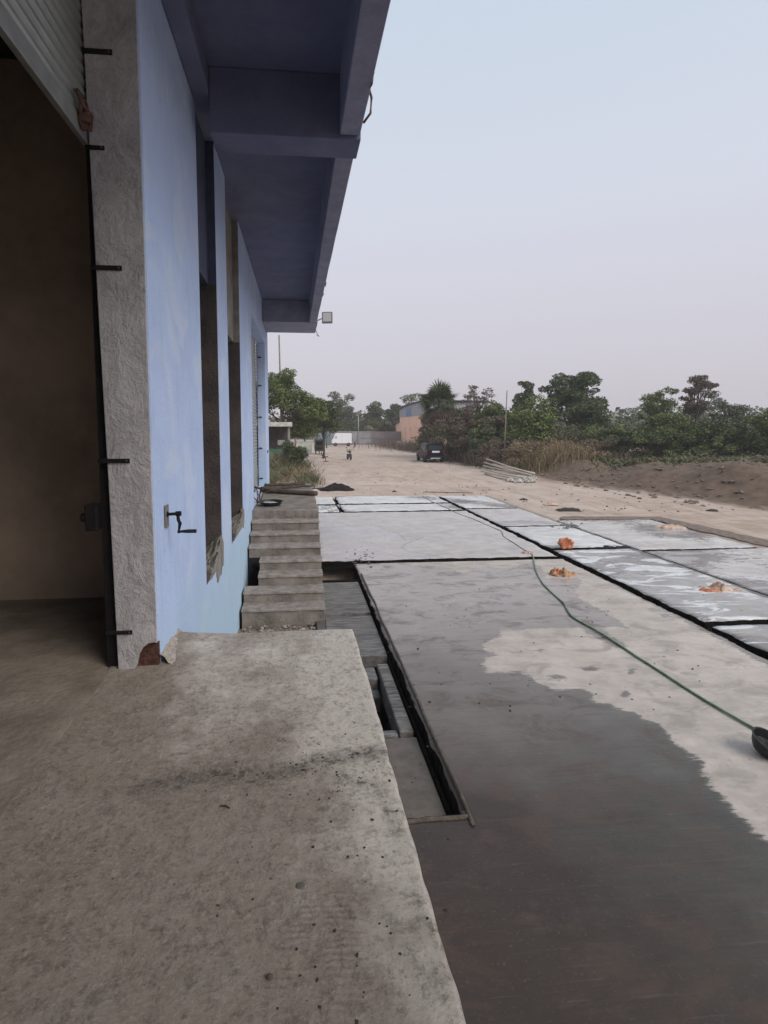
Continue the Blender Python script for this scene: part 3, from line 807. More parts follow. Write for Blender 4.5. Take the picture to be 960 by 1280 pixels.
# mortar fillet at the foot of the wall
mf = MB(); vs = []; nu, nv = 60, 24
for a in range(nu + 1):
    for b_ in range(nv + 1):
        u = a / nu; v = b_ / nv; yy = 3.99 + u * .63
        n_ = noise.fractal(Vector((yy * 7, v * 2.2, 8.)), 1., 2., 6); n2_ = noise.noise(Vector((yy * 5, 1.3, 4.)))
        w_ = (.13 * (1 - .75 * u) + .03) * (1 + .5 * n2_)
        h_ = (.075 * (1 - .72 * u) + .01) * (1 + .6 * n2_)
        vs.append((xw(yy) - .004 + w_ * v + .012 * n_ * v, yy, 1.395 + .09 * (1 - v) * 0 + h_ * (1 - v) ** 1.7 + .030 * n_ * (1 - v) + .022 * (1 - v)))
fs = [(a * (nv + 1) + b_, (a + 1) * (nv + 1) + b_, (a + 1) * (nv + 1) + b_ + 1, a * (nv + 1) + b_ + 1) for a in range(nu) for b_ in range(nv)]
mf.add(vs, fs)
mf.build('mortar_fillet', mat('dry_mortar', (.36, .31, .265), rough=.95, noise_amt=.2, nscale=20, bump=.8), wh)
# iron fixing strips set in the jamb
for px, py, L_, hgt in ((121, 65, .14, .030), (117, 185, .07, .026), (134, 335, .15, .030), (149, 576, .155, .030), (162, 790, .13, .026)):
    p = aty(px, py, 3.95)
    b_ = MB(); b_.box(-1.335, -1.285 + L_, 3.938, 3.949, p.z - hgt / 2, p.z + hgt / 2)
    o = b_.build('fixing_strip', m_iron, wh, bevel=.002)
    b_ = MB(); b_.lathe([(0, 0), (.008, 0), (.006, .006), (0, .007)], 8, Matrix.Translation((-1.305 + L_, 3.938, p.z)) @ Matrix.Rotation(R(90), 4, 'X'))
    sub(b_, 'bolt', m_rust, o)
# shutter guides
for xa, ya, yb in ((-1.335, 4.0, 4.07), (-1.335, -1.62, -1.5)):
    gd = MB(); gd.box(xa - .015, xa + .075, ya, ya + .012, 1.4, 6.3); gd.box(xa + .063, xa + .075, ya + .012, yb, 1.4, 6.3); gd.box(xa - .015, xa - .005, ya + .012, yb, 1.4, 6.3)
    gd.build('shutter_guide', m_iron, wh)
# near roller shutter, raised
def curtain(mb, x0, ya, yb, z0, z1, pitch=.075, amp=.016, n=5):
    prof = []
    z = z0
    while z < z1:
        for k in range(n):
            t = k / n; prof.append((x0 + amp * math.sin(math.pi * t), z + pitch * t))
        z += pitch
    prof.append((x0, z))
    vs = [(a, ya, b_) for a, b_ in prof] + [(a, yb, b_) for a, b_ in prof]
    m = len(prof)
    mb.add(vs, [(i, i + 1, m + i + 1, m + i) for i in range(m - 1)])
sh = MB(); curtain(sh, -1.345, -1.5, 3.99, 5.05, 6.3)
shm = mat('shutter_galvanised', (.36, .385, .37), rough=.42, metal=.55, noise_amt=.12, nscale=3)
so = sh.build('roller_shutter', shm, wh)
so.modifiers.new('thick', 'SOLIDIFY').thickness = .003
bb = MB(); bb.box(-1.365, -1.325, -1.5, 3.99, 4.93, 5.045); sub(bb, 'bottom_rail', m_galv, so, bevel=.005)
ch = MB()
for k in range(3): ch.lathe([(.055 + .012 * math.cos(t), .012 * math.sin(t)) for t in np.linspace(0, 2 * math.pi, 9)[:-1]], 14, Matrix.Translation((-1.30, 3.82 + .02 * k, 5.12 - .05 * k)) @ Matrix.Rotation(R(70 + 30 * k), 4, 'Y'), close=True)
ch.blob((-1.30, 3.85, 5.02), .05, .05, .06, 10, 8, .3, seed=2)
sub(ch, 'pull_chain', m_rust, so)
lk = MB(); lk.box(-1.435, -1.352, 3.92, 4.03, 2.40, 2.58); lk.tube([(-1.47, 3.96, 2.49), (-1.42, 3.96, 2.49)], .03, 10); lk.build('shutter_lock', m_iron, wh, bevel=.01)
# second shutter, closed, set back behind the wall face
sh = MB(); curtain(sh, xw(14) - .24, 12.12, 16.48, 1.42, 5.75, .09, .02)
so2 = sh.build('roller_shutter', shm, wh); so2.modifiers.new('thick', 'SOLIDIFY').thickness = .003
for z_ in (1.62, 2.5, 3.4, 4.3, 5.1):
    b_ = MB(); b_.box(xw(16.4) - .20, xw(16.4) - .10, 16.478, 16.49, z_, z_ + .03); b_.build('fixing_strip', m_iron, wh)
gd = MB(); gd.box(xw(16.4) - .235, xw(16.4) - .22, 16.40, 16.476, 1.42, 5.5); gd.build('shutter_guide', m_iron, wh)
b_ = MB(); b_.box(xw(17) - .001, xw(17) + .03, 17.1, 17.16, 2.35, 2.43); b_.build('wall_hook', m_iron, wh)
# crank of the shutter gear
cy, cz = 4.31, 2.44; cxw = xw(cy)
pl = MB(); pl.prism([(-.055, -.085), (.05, -.095), (.058, .08), (-.05, .085)], 0, .006, 'z', Matrix.Translation((cxw + .006, cy, cz)) @ Matrix.Rotation(R(90), 4, 'Y') @ Matrix.Rotation(R(90), 4, 'Z'))
crk = pl.build('crank_handle', mat('worn_plate', (.22, .20, .16), rough=.6, metal=.4, noise_amt=.3, nscale=30), wh, bevel=.002)
b_ = MB(); b_.tube([(cxw + .0, cy, cz + .01), (cxw + .02, cy, cz + .01)], .022, 12); b_.tube([(cxw + .01, cy, cz + .01), (cxw + .105, cy, cz + .015)], .012, 10); b_.tube([(cxw + .075, cy, cz + .014), (cxw + .115, cy, cz + .015)], .019, 10)
sub(b_, 'spindle', m_iron, crk)
b_ = MB(); b_.tube([(cxw + .09, cy, cz + .015), (cxw + .094, cy - .002, cz - .035), (cxw + .105, cy, cz - .06), (cxw + .096, cy, cz - .11), (cxw + .094, cy, cz - .135)], [.012, .013, .014, .008, .011], 8)
sub(b_, 'crank_arm', m_iron, crk)
b_ = MB(); b_.tube([(cxw + .085, cy, cz - .125), (cxw + .12, cy, cz - .123)], .009, 8); b_.tube([(cxw + .11, cy, cz - .123), (cxw + .16, cy, cz - .122), (cxw + .225, cy, cz - .122)], [.010, .0145, .0145], 12)
sub(b_, 'grip', mat('black_grip', (.01, .01, .014), rough=.4), crk)

# ------------------------------------------------------------------ eave
HB, HS = 3.1 + 2.87, ZT
ev = MB()
ev.hexa([(-1.245, -4, HS), (xe(-4) - .02, -4, HS), (xe(18) - .02, 18., HS), (-1.245, 18., HS)], [(-1.245, -4, HS + .14), (xe(-4) - .02, -4, HS + .14), (xe(18) - .02, 18., HS + .14), (-1.245, 18., HS + .14)])
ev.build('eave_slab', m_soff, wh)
# edge beam, cast in bays so that each bay is a little out of line
def ebeam(ya, yb, off, z0, cuts=10, seed=0):
    n = cuts; vs = []; fs = []
    for i in range(n + 1):
        y = ya + (yb - ya) * i / n
        j = .006 * noise.noise(Vector((y * 1.3, seed, 0))); j2 = .008 * noise.noise(Vector((y * 2.2, seed + 5, 1)))
        xo = xe(y) + off + j; xi = xo - .20
        vs += [(xi, y, z0 + j2), (xo, y, z0 + j2), (xo, y, HS + .20), (xi, y, HS + .20)]
    for i in range(n):
        a = i * 4
        for k in range(4): fs.append((a + k, a + (k + 1) % 4, a + 4 + (k + 1) % 4, a + 4 + k))
    fs += [(3, 2, 1, 0), (n * 4, n * 4 + 1, n * 4 + 2, n * 4 + 3)]
    mb = MB(); mb.add(vs, fs); return mb
ebeam(-4, 5.78, 0, HB, 30, 1).build('edge_beam', m_fasc, wh, bevel=.012)
ebeam(6.22, 15.6, -.015, HB - .003, 30, 2).build('edge_beam', m_fasc, wh, bevel=.012)
for ya, yb, dz in ((5.8, 6.2, -.03), (15.62, 17.3, -.012), (-3.9, -3.5, -.02)):
    for_ = MB(); xi_ = .172 if ya < 10 else .004; lo = [(xw(ya) + xi_, ya, HB + dz), (xe(ya) + .01, ya, HB + dz), (xe(yb) + .01, yb, HB + dz), (xw(yb) + xi_, yb, HB + dz)]
    for_.hexa(lo, [(a, b_, HS - .003) for a, b_, _ in lo]); for_.build('cross_beam', m_fasc if ya > 15 else m_soff, wh, bevel=.012)
# bare render lip at the far end
e = MB(); e.box(xw(17.3) + .01, xe(17.3) - .02, 17.32, 17.7, HB + .05, HS - .01); e.build('end_lip', m_fasc, wh, bevel=.01)
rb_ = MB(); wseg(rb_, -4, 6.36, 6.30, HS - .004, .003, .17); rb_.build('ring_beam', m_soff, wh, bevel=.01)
# spalled patches on the edge beam
for px, py, y_ in ((407, 338, 9.2), (404, 350, 10.0), (463, 93, 4.75)):
    d_ = (xe(y_) - .015 - CAM.x) / ray(px, py).x; p = CAM + ray(px, py) * d_
    q = MB(); q.blob((xe(p.y) - .012, p.y, HB + .05), .022, .09, .05, 10, 8, .4, seed=px); q.build('spalled_patch', m_rust if px == 463 else m_cem, wh)
rb = MB(); rb.tube([(xe(5.6), 5.62, 6.35), (xe(5.6) + .06, 5.6, 6.33), (xe(5.6) + .085, 5.58, 6.22), (xe(5.6) + .075, 5.58, 6.08), (xe(5.6) + .01, 5.6, 6.0)], .012, 8)
rb.build('bent_rebar', m_rust, wh, smooth=True)
# floodlight on the far corner of the eave
fz = aty(409, 397, 16.4)
fl = thing('floodlight', 'small square floodlight on a bracket at the far corner of the eave', 'floodlight', fz)
b_ = MB(); Mf = Matrix.Translation(fz) @ Matrix.Rotation(R(-14), 4, 'Z')
b_.box(-.15, .15, -.03, .05, -.16, .16, Mf); hous = b_.build('housing', mat('grey_alloy', (.18, .18, .18), rough=.5, metal=.4), fl, bevel=.015)
b_ = MB(); b_.box(-.12, .12, -.036, -.031, -.115, .13, Mf); sub(b_, 'glass', mat('lamp_glass', (.52, .50, .47), rough=.15), hous)
b_ = MB(); b_.tube([fz + Vector((-.15, .04, -.02)), Vector((xe(16.4) + .0, 16.45, fz.z - .1))], .014, 6)
b_.build('bracket', m_iron, fl)
b_ = MB(); b_.tube([Vector((xe(17) - .02, 16.9, HB + .05)), Vector((xe(17) + .1, 16.9, HB - .18)), Vector((xe(17) + .02, 16.9, HB - .12))], .008, 5); b_.build('cable', m_iron, fl)
# ------------------------------------------------------------------ vegetation
def leafmat(name, a, b_, c_=None, rough=.6, tr=.25):
    g = NT(name)
    gi = g.t.nodes.new('ShaderNodeNewGeometry')
    v = g.mapping((1, 1, 1)); n = g.noise(v, .75, 4, .6)
    f = g.math('ADD', g.math('MULTIPLY', gi.outputs['Random Per Island'], .5), g.math('MULTIPLY', n, .55))
    stops = [(.2, a), (.75, b_)] + ([(.93, c_)] if c_ else [])
    g.L(g.ramp(f, stops), g.b.inputs['Base Color']); g.b.inputs['Roughness'].default_value = rough
    g.b.inputs['Specular IOR Level'].default_value = .25
    return g.m
L_DARK = leafmat('dark_leaf', (.028, .042, .016), (.12, .15, .06), (.26, .29, .13))
L_GREEN = leafmat('green_leaf', (.036, .050, .018), (.17, .215, .065), (.33, .38, .14))
L_LIGHT = leafmat('light_leaf', (.05, .072, .022), (.18, .235, .06), (.33, .38, .12))
L_DUSTY = leafmat('dusty_leaf', (.06, .072, .045), (.17, .185, .11), (.29, .29, .19))
L_BROWN = leafmat('brown_leaf', (.060, .042, .030), (.17, .125, .09), (.30, .235, .17))
L_TAN = leafmat('dry_grass', (.12, .085, .045), (.30, .225, .13), (.42, .34, .20))
L_OLIVE = leafmat('olive_leaf', (.05, .052, .026), (.17, .165, .08), (.30, .28, .15))
BARK = mat('bark', (.075, .058, .045), rough=.95, noise_amt=.4, nscale=9, bump=.8)
BARKP = mat('pale_bark', (.22, .19, .16), rough=.95, noise_amt=.3, nscale=9, bump=.8)

def leaves(rng, C, Rr, n, size, aspect=.5, droop=0., shell=.55, gap=.15, thin=False):
    """n leaf faces spread through clumps C (k,3) with radii Rr (k,3)"""
    k = len(C); w = (Rr[:, 0] * Rr[:, 2]); w = w / w.sum()
    idx = rng.choice(k, n, p=w)
    d = rng.normal(size=(n, 3)); d /= np.linalg.norm(d, axis=1)[:, None]
    r = shell + (1.08 - shell) * rng.random(n) ** .7
    P = C[idx] + d * r[:, None] * Rr[idx]
    s = size * (.6 + .8 * rng.random(n))
    a = rng.normal(size=(n, 3)); a[:, 2] = a[:, 2] * .6 - droop; a /= np.linalg.norm(a, axis=1)[:, None]
    b_ = np.cross(a, rng.normal(size=(n, 3))); b_ /= np.linalg.norm(b_, axis=1)[:, None] + 1e-9
    A = a * s[:, None]; B = b_ * (s * aspect)[:, None]
    V = np.stack([P - A * .5, P + B * .5, P + A * .5, P - B * .5], 1).reshape(-1, 3)
    return V
def leafmesh(name, V, m, parent, origin):
    n = len(V) // 4
    me = bpy.data.meshes.new(name)
    me.vertices.add(len(V)); me.vertices.foreach_set('co', (V - np.array(origin)).ravel())
    me.loops.add(n * 4); me.loops.foreach_set('vertex_index', np.arange(n * 4))
    me.polygons.add(n); me.polygons.foreach_set('loop_start', np.arange(n) * 4)
    me.update(calc_edges=True); me.validate()
    me.materials.append(m)
    o = bpy.data.objects.new(name, me); COL.objects.link(o); o.parent = parent
    return o
def clumps(rng, c, rad, n, cr, flat=.6, low=-.6):
    """clump centres inside an ellipsoid, biased to its surface"""
    out = []
    while len(out) < n:
        d = rng.normal(size=3); d /= np.linalg.norm(d)
        if d[2] < low: continue
        r = rng.random() ** .45
        out.append(np.array(c) + d * r * np.array(rad))
    C = np.array(out); s = cr * (.6 + .8 * rng.random(n))
    return C, np.stack([s, s, s * flat], 1)
def tree(name, label, x, y, h, w, m, seed, nleaf=5000, leaf=.22, cr=.75, ncl=40, flat=.6, trunk_h=.35, crown=None, bark=None,
         group='trees and bushes along the earth bank', depth=None, cat='tree', droop=0., shell=.5, tr=None, low=-.95, aspect=.5, twigs=True, z0=None):
    rng = np.random.default_rng(seed)
    if z0 is None: z0 = ground_z(x, y) - .05
    root = thing(name, label, cat, (x, y, z0), group)
    depth = depth or w * .8
    ch = h * (1 - trunk_h)
    ells = crown or [((0, 0, h - ch / 2), (w / 2, depth / 2, ch / 2), 1.)]
    Cs, Rs = [], []
    tot = sum(e[2] for e in ells)
    for (c, rad, wt_e) in ells:
        k = max(3, int(ncl * wt_e / tot))
        rad = np.maximum(np.array(rad) - cr * .55, .15)
        C, Q = clumps(rng, (x + c[0], y + c[1], z0 + c[2]), rad, k, cr, flat, low)
        Cs.append(C); Rs.append(Q)
    C = np.concatenate(Cs); Q = np.concatenate(Rs)
    V = leaves(rng, C, Q, nleaf, leaf, aspect, droop, shell)
    # trunk with limbs that reach the clumps
    mb = MB(); rt = tr or max(.08, w * .028)
    fork = Vector((x + rng.normal() * .1, y, z0 + h * trunk_h * .8))
    top = Vector((x + rng.normal() * .2, y, z0 + h * .72))
    mb.tube([(x, y, z0 - .1), ((x + fork.x) / 2 + .05, y + .03, (z0 + fork.z) / 2), fork, fork.lerp(top, .5) + Vector((rng.normal() * .12, rng.normal() * .12, 0)), top], [rt * 1.5, rt * 1.1, rt, rt * .6, rt * .25], 8)
    if twigs:
        for c in C[rng.permutation(len(C))[:min(len(C), 34)]]:
            p = Vector(c); t = rng.random() * .7; q = fork.lerp(top, t)
            mid = q.lerp(p, .5) + Vector((rng.normal() * .15, rng.normal() * .15, -.05 * (p - q).length + rng.normal() * .08))
            mb.tube([q, mid, p], [rt * .42, rt * .28, rt * .10], 5, caps=False)
    local_t = MB(); local_t.v = [tuple(np.array(v) - np.array((x, y, z0))) for v in mb.v]; local_t.f = mb.f
    t_ = local_t.build('trunk', bark or BARK, None, smooth=True, recalc=False); t_.parent = root
    leafmesh('crown', V, m, root, (x, y, z0))
    return root
def px_tree(name, label, px, top, Y, wpx, m, seed, base=None, **k):
    p = aty(px, top, Y); z0 = ground_z(p.x, Y) - .05
    return tree(name, label, p.x, Y, p.z - z0, wpx * Y / FPX, m, seed, **k)

# big crowns of the right-hand thicket, far to near
G1 = 'trees and bushes along the earth bank'
px_tree('broadleaf_tree', 'tall dark layered tree, the highest crown on the right side of the yard', 716, 456, 58, 96, L_DARK, 11, nleaf=15000, leaf=.26, cr=.8, ncl=60, trunk_h=.25, flat=.5)
px_tree('broadleaf_tree', 'dark narrow crown rising just left of the tallest tree', 655, 469, 60, 38, L_DARK, 12, nleaf=6000, leaf=.26, cr=.6, ncl=26, trunk_h=.2)
px_tree('broadleaf_tree', 'dark green bushy tree sloping down to the gap right of the tallest tree', 738, 494, 52, 62, L_DARK, 13, nleaf=9000, leaf=.24, cr=.8, ncl=36, trunk_h=.12)
px_tree('broadleaf_tree', 'fresh green rounded tree behind the pale utility pole and dry grass', 668, 496, 47, 82, L_LIGHT, 14, nleaf=14000, leaf=.22, cr=.75, ncl=48, trunk_h=.12, flat=.7)
px_tree('broadleaf_tree', 'mid green bush between the brown scrub and the pale utility pole', 620, 500, 50, 56, L_GREEN, 15, nleaf=9000, leaf=.22, cr=.7, ncl=34, trunk_h=.1)
px_tree('bare_tree', 'nearly bare wispy tree showing above the brown scrub', 597, 478, 54, 44, L_BROWN, 16, nleaf=1500, leaf=.17, cr=.42, ncl=26, trunk_h=.55, shell=.2, flat=.45)
px_tree('scrub_tree', 'brown dusty scrub tree right behind the dark parked car', 583, 503, 53, 50, L_BROWN, 17, nleaf=9000, leaf=.2, cr=.65, ncl=34, trunk_h=.08)
px_tree('scrub_tree', 'olive scrub tree squeezed between the fan palm and the brown scrub', 566, 500, 58, 42, L_OLIVE, 18, nleaf=7000, leaf=.22, cr=.65, ncl=28, trunk_h=.08)
px_tree('scrub_bush', 'dark green bush at the foot of the brown scrub, left of the pole heap', 605, 532, 46, 44, L_DARK, 19, nleaf=5000, leaf=.2, cr=.5, ncl=22, trunk_h=.05, cat='bush')
px_tree('scrub_tree', 'dark olive bush hiding the near corner of the peach building', 541, 512, 74, 36, L_OLIVE, 71, nleaf=9000, leaf=.26, cr=.8, ncl=34, trunk_h=.05)
px_tree('scrub_tree', 'dense dark tree standing between the fan palm and the bare wispy tree', 578, 506, 66, 56, L_DARK, 72, nleaf=9000, leaf=.26, cr=.8, ncl=40, trunk_h=.05)
px_tree('scrub_bush', 'reddish brown bush at the left foot of the fan palm', 532, 528, 62, 20, L_BROWN, 73, nleaf=3500, leaf=.2, cr=.45, ncl=16, trunk_h=.05, cat='bush')
px_tree('broadleaf_tree', 'olive green crown filling the gap left of the pale utility pole', 640, 512, 55, 50, L_OLIVE, 74, nleaf=8000, leaf=.22, cr=.7, ncl=34, trunk_h=.05)
# right group
px_tree('feathery_tree', 'airy light green feathery tree on the right with thin top shoots', 825, 474, 47, 64, L_GREEN, 21, nleaf=9000, leaf=.19, cr=.55, ncl=46, trunk_h=.18, shell=.3, flat=.55, bark=BARKP)
px_tree('bare_tree', 'reddish brown half bare crown standing above the right-hand bushes', 872, 460, 50, 62, L_BROWN, 22, nleaf=5200, leaf=.2, cr=.55, ncl=30, trunk_h=.42, shell=.35, flat=.5, group=G1)
px_tree('feathery_tree', 'thin dusty green tree between the half bare crown and the frame edge', 912, 490, 46, 56, L_DUSTY, 23, nleaf=5200, leaf=.19, cr=.5, ncl=28, trunk_h=.25, shell=.3)
px_tree('spreading_tree', 'low dark umbrella-like tree spreading in flat layers left of the feathery tree', 780, 528, 43, 104, L_DARK, 24, nleaf=12000, leaf=.2, cr=.8, ncl=40, trunk_h=.1, flat=.28, depth=4)
px_tree('broadleaf_tree', 'dense mid green bush below the feathery tree on the bank', 840, 512, 44, 90, L_GREEN, 25, nleaf=13000, leaf=.2, cr=.75, ncl=42, trunk_h=.06)
px_tree('broadleaf_tree', 'dark dense bush under the half bare crown on the bank', 905, 518, 42, 80, L_DARK, 26, nleaf=11000, leaf=.2, cr=.7, ncl=38, trunk_h=.06)
px_tree('broadleaf_tree', 'rounded green bush cut by the right edge of the view', 966, 503, 40, 80, L_GREEN, 27, nleaf=11000, leaf=.2, cr=.7, ncl=38, trunk_h=.08)
px_tree('broadleaf_tree', 'green bush filling the gap beneath the tallest tree and the dry grass', 735, 536, 46, 50, L_OLIVE, 28, nleaf=6000, leaf=.2, cr=.55, ncl=26, trunk_h=.05)
for i, (px, top, Y, w, m, lab) in enumerate(((1030, 498, 38, 90, L_GREEN, 'green bush on the bank just beyond the right edge of the view'), (1110, 490, 36, 100, L_DARK, 'dark tree far right on the bank outside the view'))):
    px_tree('broadleaf_tree', lab, px, top, Y, w, m, 60 + i, nleaf=6000, leaf=.24, cr=.8, ncl=30, trunk_h=.1)
# left tree beside the warehouse
q = aty(355, 458, 50)
left = tree('neem_tree', 'leafy green tree leaning over the small shed beyond the end of the warehouse', q.x - .3, 50, 8.7, 6, L_GREEN, 31, nleaf=26000, leaf=.2, cr=.65, trunk_h=.3, z0=.0,
     crown=[((.0, 0, 6.4), (1.7, 2.2, 2.2), 1.4), ((1.7, 0, 5.0), (1.9, 1.8, 2.0), 1.4), ((-2.2, 1, 5.6), (2.0, 2, 2.4), 1.), ((2.9, .5, 4.0), (1.3, 1.4, 1.6), .9), ((1.4, .5, 3.0), (1.8, 1.4, 1.6), .9)], ncl=110, group='trees beyond the warehouse', low=-.8)
tree('shade_tree', 'darker tree behind the leafy one, reaching toward the parked rickshaw', atz(388, 560).x + .6, 58, 6.6, 3.6, L_DARK, 32, nleaf=9000, leaf=.22, cr=.65, ncl=40, trunk_h=.25, z0=0, group='trees beyond the warehouse', low=-.9)
tree('low_bush', 'low dark bush round the foot of the leafy tree beside the shed', aty(368, 570, 41).x, 41, 2.3, 2.2, L_DARK, 33, nleaf=3500, leaf=.15, cr=.4, ncl=20, trunk_h=.05, z0=.05, group='trees beyond the warehouse', cat='bush')
# far trees behind the sheet fence
G2 = 'far trees behind the sheet fence'
def far_tree(label, px, top, Y, w, m, seed, **k):
    p = aty(px, top, Y); tree('far_tree', label, p.x, Y, p.z, w * Y / FPX, m, seed, group=G2, z0=0, **k)
far_tree('tall hazy brown-green tree above the white van', 425, 485, 128, 52, L_DUSTY, 41, nleaf=9000, leaf=.42, cr=1.2, ncl=46, trunk_h=.15, shell=.35)
far_tree('hazy round-headed tree in the middle of the far fence', 468, 502, 122, 30, L_DARK, 42, nleaf=6000, leaf=.4, cr=1., ncl=26, trunk_h=.25)
far_tree('hazy low tree between the brown tree and the round-headed tree', 447, 513, 132, 34, L_DUSTY, 43, nleaf=6000, leaf=.4, cr=1.1, ncl=26, trunk_h=.1)
far_tree('hazy green tree with a flat top left of the peach building', 492, 499, 126, 26, L_DARK, 44, nleaf=5000, leaf=.4, cr=1., ncl=22, trunk_h=.25)
far_tree('large pale green tree rising behind the roof of the peach building', 515, 490, 138, 46, L_GREEN, 45, nleaf=9000, leaf=.42, cr=1.4, ncl=38, trunk_h=.15)
far_tree('hazy thin tree far left of the van behind the leafy tree', 402, 512, 125, 26, L_DUSTY, 46, nleaf=3000, leaf=.4, cr=1., ncl=18, trunk_h=.25)
far_tree('low hazy bush behind the fence at the van', 434, 524, 116, 44, L_DARK, 47, nleaf=6000, leaf=.36, cr=.9, ncl=26, trunk_h=.05)
far_tree('low hazy bush behind the fence beside the peach building', 482, 520, 113, 46, L_OLIVE, 48, nleaf=6000, leaf=.36, cr=.9, ncl=26, trunk_h=.05)
far_tree('hazy tree at the far left end of the road', 380, 505, 120, 40, L_DARK, 49, nleaf=5000, leaf=.4, cr=1.1, ncl=22, trunk_h=.1)
far_tree('bushy tree behind the peach building and the fan palm', 545, 505, 100, 50, L_OLIVE, 50, nleaf=7000, leaf=.34, cr=1., ncl=28, trunk_h=.1)

# tangled undergrowth that fills the foot of the thicket
def mass(name, label, pts, m, n, size, seed, group=None):
    rng = np.random.default_rng(seed); C = []; Q = []
    for (px, Y, top, r, k) in pts:
        for j in range(k):
            p = aty(px + rng.normal() * 12, top, Y + rng.normal() * 1.2); g0 = ground_z(p.x, p.y)
            zt = g0 + (p.z - g0) * rng.random() ** .6; rr_ = r * (.6 + .8 * rng.random())
            C.append((p.x, p.y, max(g0 + .1, zt - rr_ * .5))); Q.append((rr_, rr_, rr_ * .6))
    o = leafmesh(name, leaves(rng, np.array(C), np.array(Q), n, size, .5, 0, .5), m, None, (0, 0, 0))
    tag(o, label, kind='stuff'); return o
mass('undergrowth', 'dark tangled undergrowth filling the foot of the right-hand trees', [(px, 46 - (px - 700) * .018 + 2, 537, .7, 12) for px in range(700, 1180, 20)], L_DARK, 26000, .2, 101)
mass('undergrowth', 'lighter green sprays growing through the right-hand thicket', [(px, 45 - (px - 700) * .018, 530, .45, 5) for px in range(745, 1180, 22)], L_GREEN, 11000, .17, 102)
mass('undergrowth', 'brown and olive undergrowth behind the car and the dry grass', [(px, 54 - (px - 560) * .05, 530, .7, 10) for px in range(548, 745, 14)], L_OLIVE, 17000, .2, 103)
mass('undergrowth', 'brown dead sprays in the thicket above the car', [(px, 51 - (px - 560) * .04, 520, .5, 6) for px in range(556, 650, 12)], L_BROWN, 9000, .17, 104)
mass('far_thicket', 'far thicket closing the view behind the right-hand trees', [(px, 64, 515 + 12 * math.sin(px * .07), 1.0, 10) for px in range(600, 1300, 16)], L_DUSTY, 24000, .32, 105)
mass('dry_bushes', 'tan and straw-coloured dry bushes along the foot of the trees', [(px, 39.5 + (690 - px) * .035, 551 + 5 * math.sin(px * .21), .5, 7) for px in range(652, 730, 7)], L_TAN, 14000, .13, 106)
mass('dry_bushes', 'brown dry bushes mixed into the straw-coloured ones', [(px, 41 + (690 - px) * .035, 548, .45, 5) for px in range(612, 760, 12)], L_BROWN, 8000, .14, 107)
mass('bank_creepers', 'green creepers spilling over the crest of the earth bank', [(px, 38 - (px - 740) * .022, 580 + 3 * math.sin(px * .09), .35, 5) for px in range(742, 1150, 14)], L_OLIVE, 14000, .12, 108)
# distant belt of trees that reads as one mass, all round the horizon
rng = np.random.default_rng(77)
C = []; Q = []
for k in range(420):
    if k < 300: x = -140 + 330 * rng.random(); y = 150 + 40 * rng.random(); hh_ = 5 + 4.5 * rng.random()
    else: x = 62 + 18 * rng.random(); y = 20 + 150 * rng.random(); hh_ = 4 + 3.5 * rng.random()
    r = 2.2 + 2.4 * rng.random()
    C.append((x, y, max(1., hh_ - r)));  Q.append((r * 1.4, r * 1.2, r))
    C.append((x, y, 1.5)); Q.append((r * 1.6, r, 2.))
belt = leafmesh('tree_belt', leaves(rng, np.array(C), np.array(Q), 52000, .95, .7, 0, .6), L_DUSTY, None, (0, 0, 0))
tag(belt, 'far hazy belt of trees along the horizon', kind='stuff')

# fan palm behind the parked car
def palm(x, y, h, seed):
    rng = random.Random(seed)
    root = thing('fan_palm', 'fan palm with a shaggy round head above the dark parked car', 'palm', (x, y, 0), G1)
    mb = MB(); mb.tube([(0, 0, -.1), (.06, 0, h * .3), (-.04, 0, h * .55), (0, 0, h * .78)], [.26, .22, .2, .17], 10); local(mb, 'trunk', BARK, root)
    for dead, nfr in ((0, 58), (1, 26)):
        V = []
        for k in range(nfr):
            az = rng.random() * 2 * math.pi
            el = rng.uniform(-.25, 1.35) if not dead else rng.uniform(-1.35, -.5)
            d = Vector((math.cos(az) * math.cos(el), math.sin(az) * math.cos(el), math.sin(el)))
            st = Vector((0, 0, h * .78)); L = rng.uniform(.7, 1.15); c = st + d * L
            n_ = d.cross(Vector((0, 0, 1))); n_ = n_.normalized() if n_.length > .01 else Vector((1, 0, 0))
            u = n_.cross(d).normalized()
            fr = rng.uniform(1.35, 1.8)
            tw = rng.uniform(-.6, .6); n2 = n_ * math.cos(tw) + u * math.sin(tw)
            V += [st - n2 * .015, st + n2 * .015, c + n2 * .015, c - n2 * .015]
            for j in range(15):
                a = (j - 7) / 7 * 1.5
                dd = d * math.cos(a) + n2 * math.sin(a)
                tip = c + dd * fr * (1 - .12 * abs(a)) + Vector((0, 0, -.28 * abs(a) * fr - (.3 if dead else .10)))
                side = (n2 * math.cos(a) - d * math.sin(a)) * .06
                mid = c + dd * fr * .5
                V += [c, mid - side, tip, mid + side]
        leafmesh('dead_fronds' if dead else 'crown', np.array([tuple(v) for v in V]), L_BROWN if dead else L_DARK, root, (0, 0, 0))
q = aty(549, 486, 57); palm(q.x, 57, q.z + .1, 3)

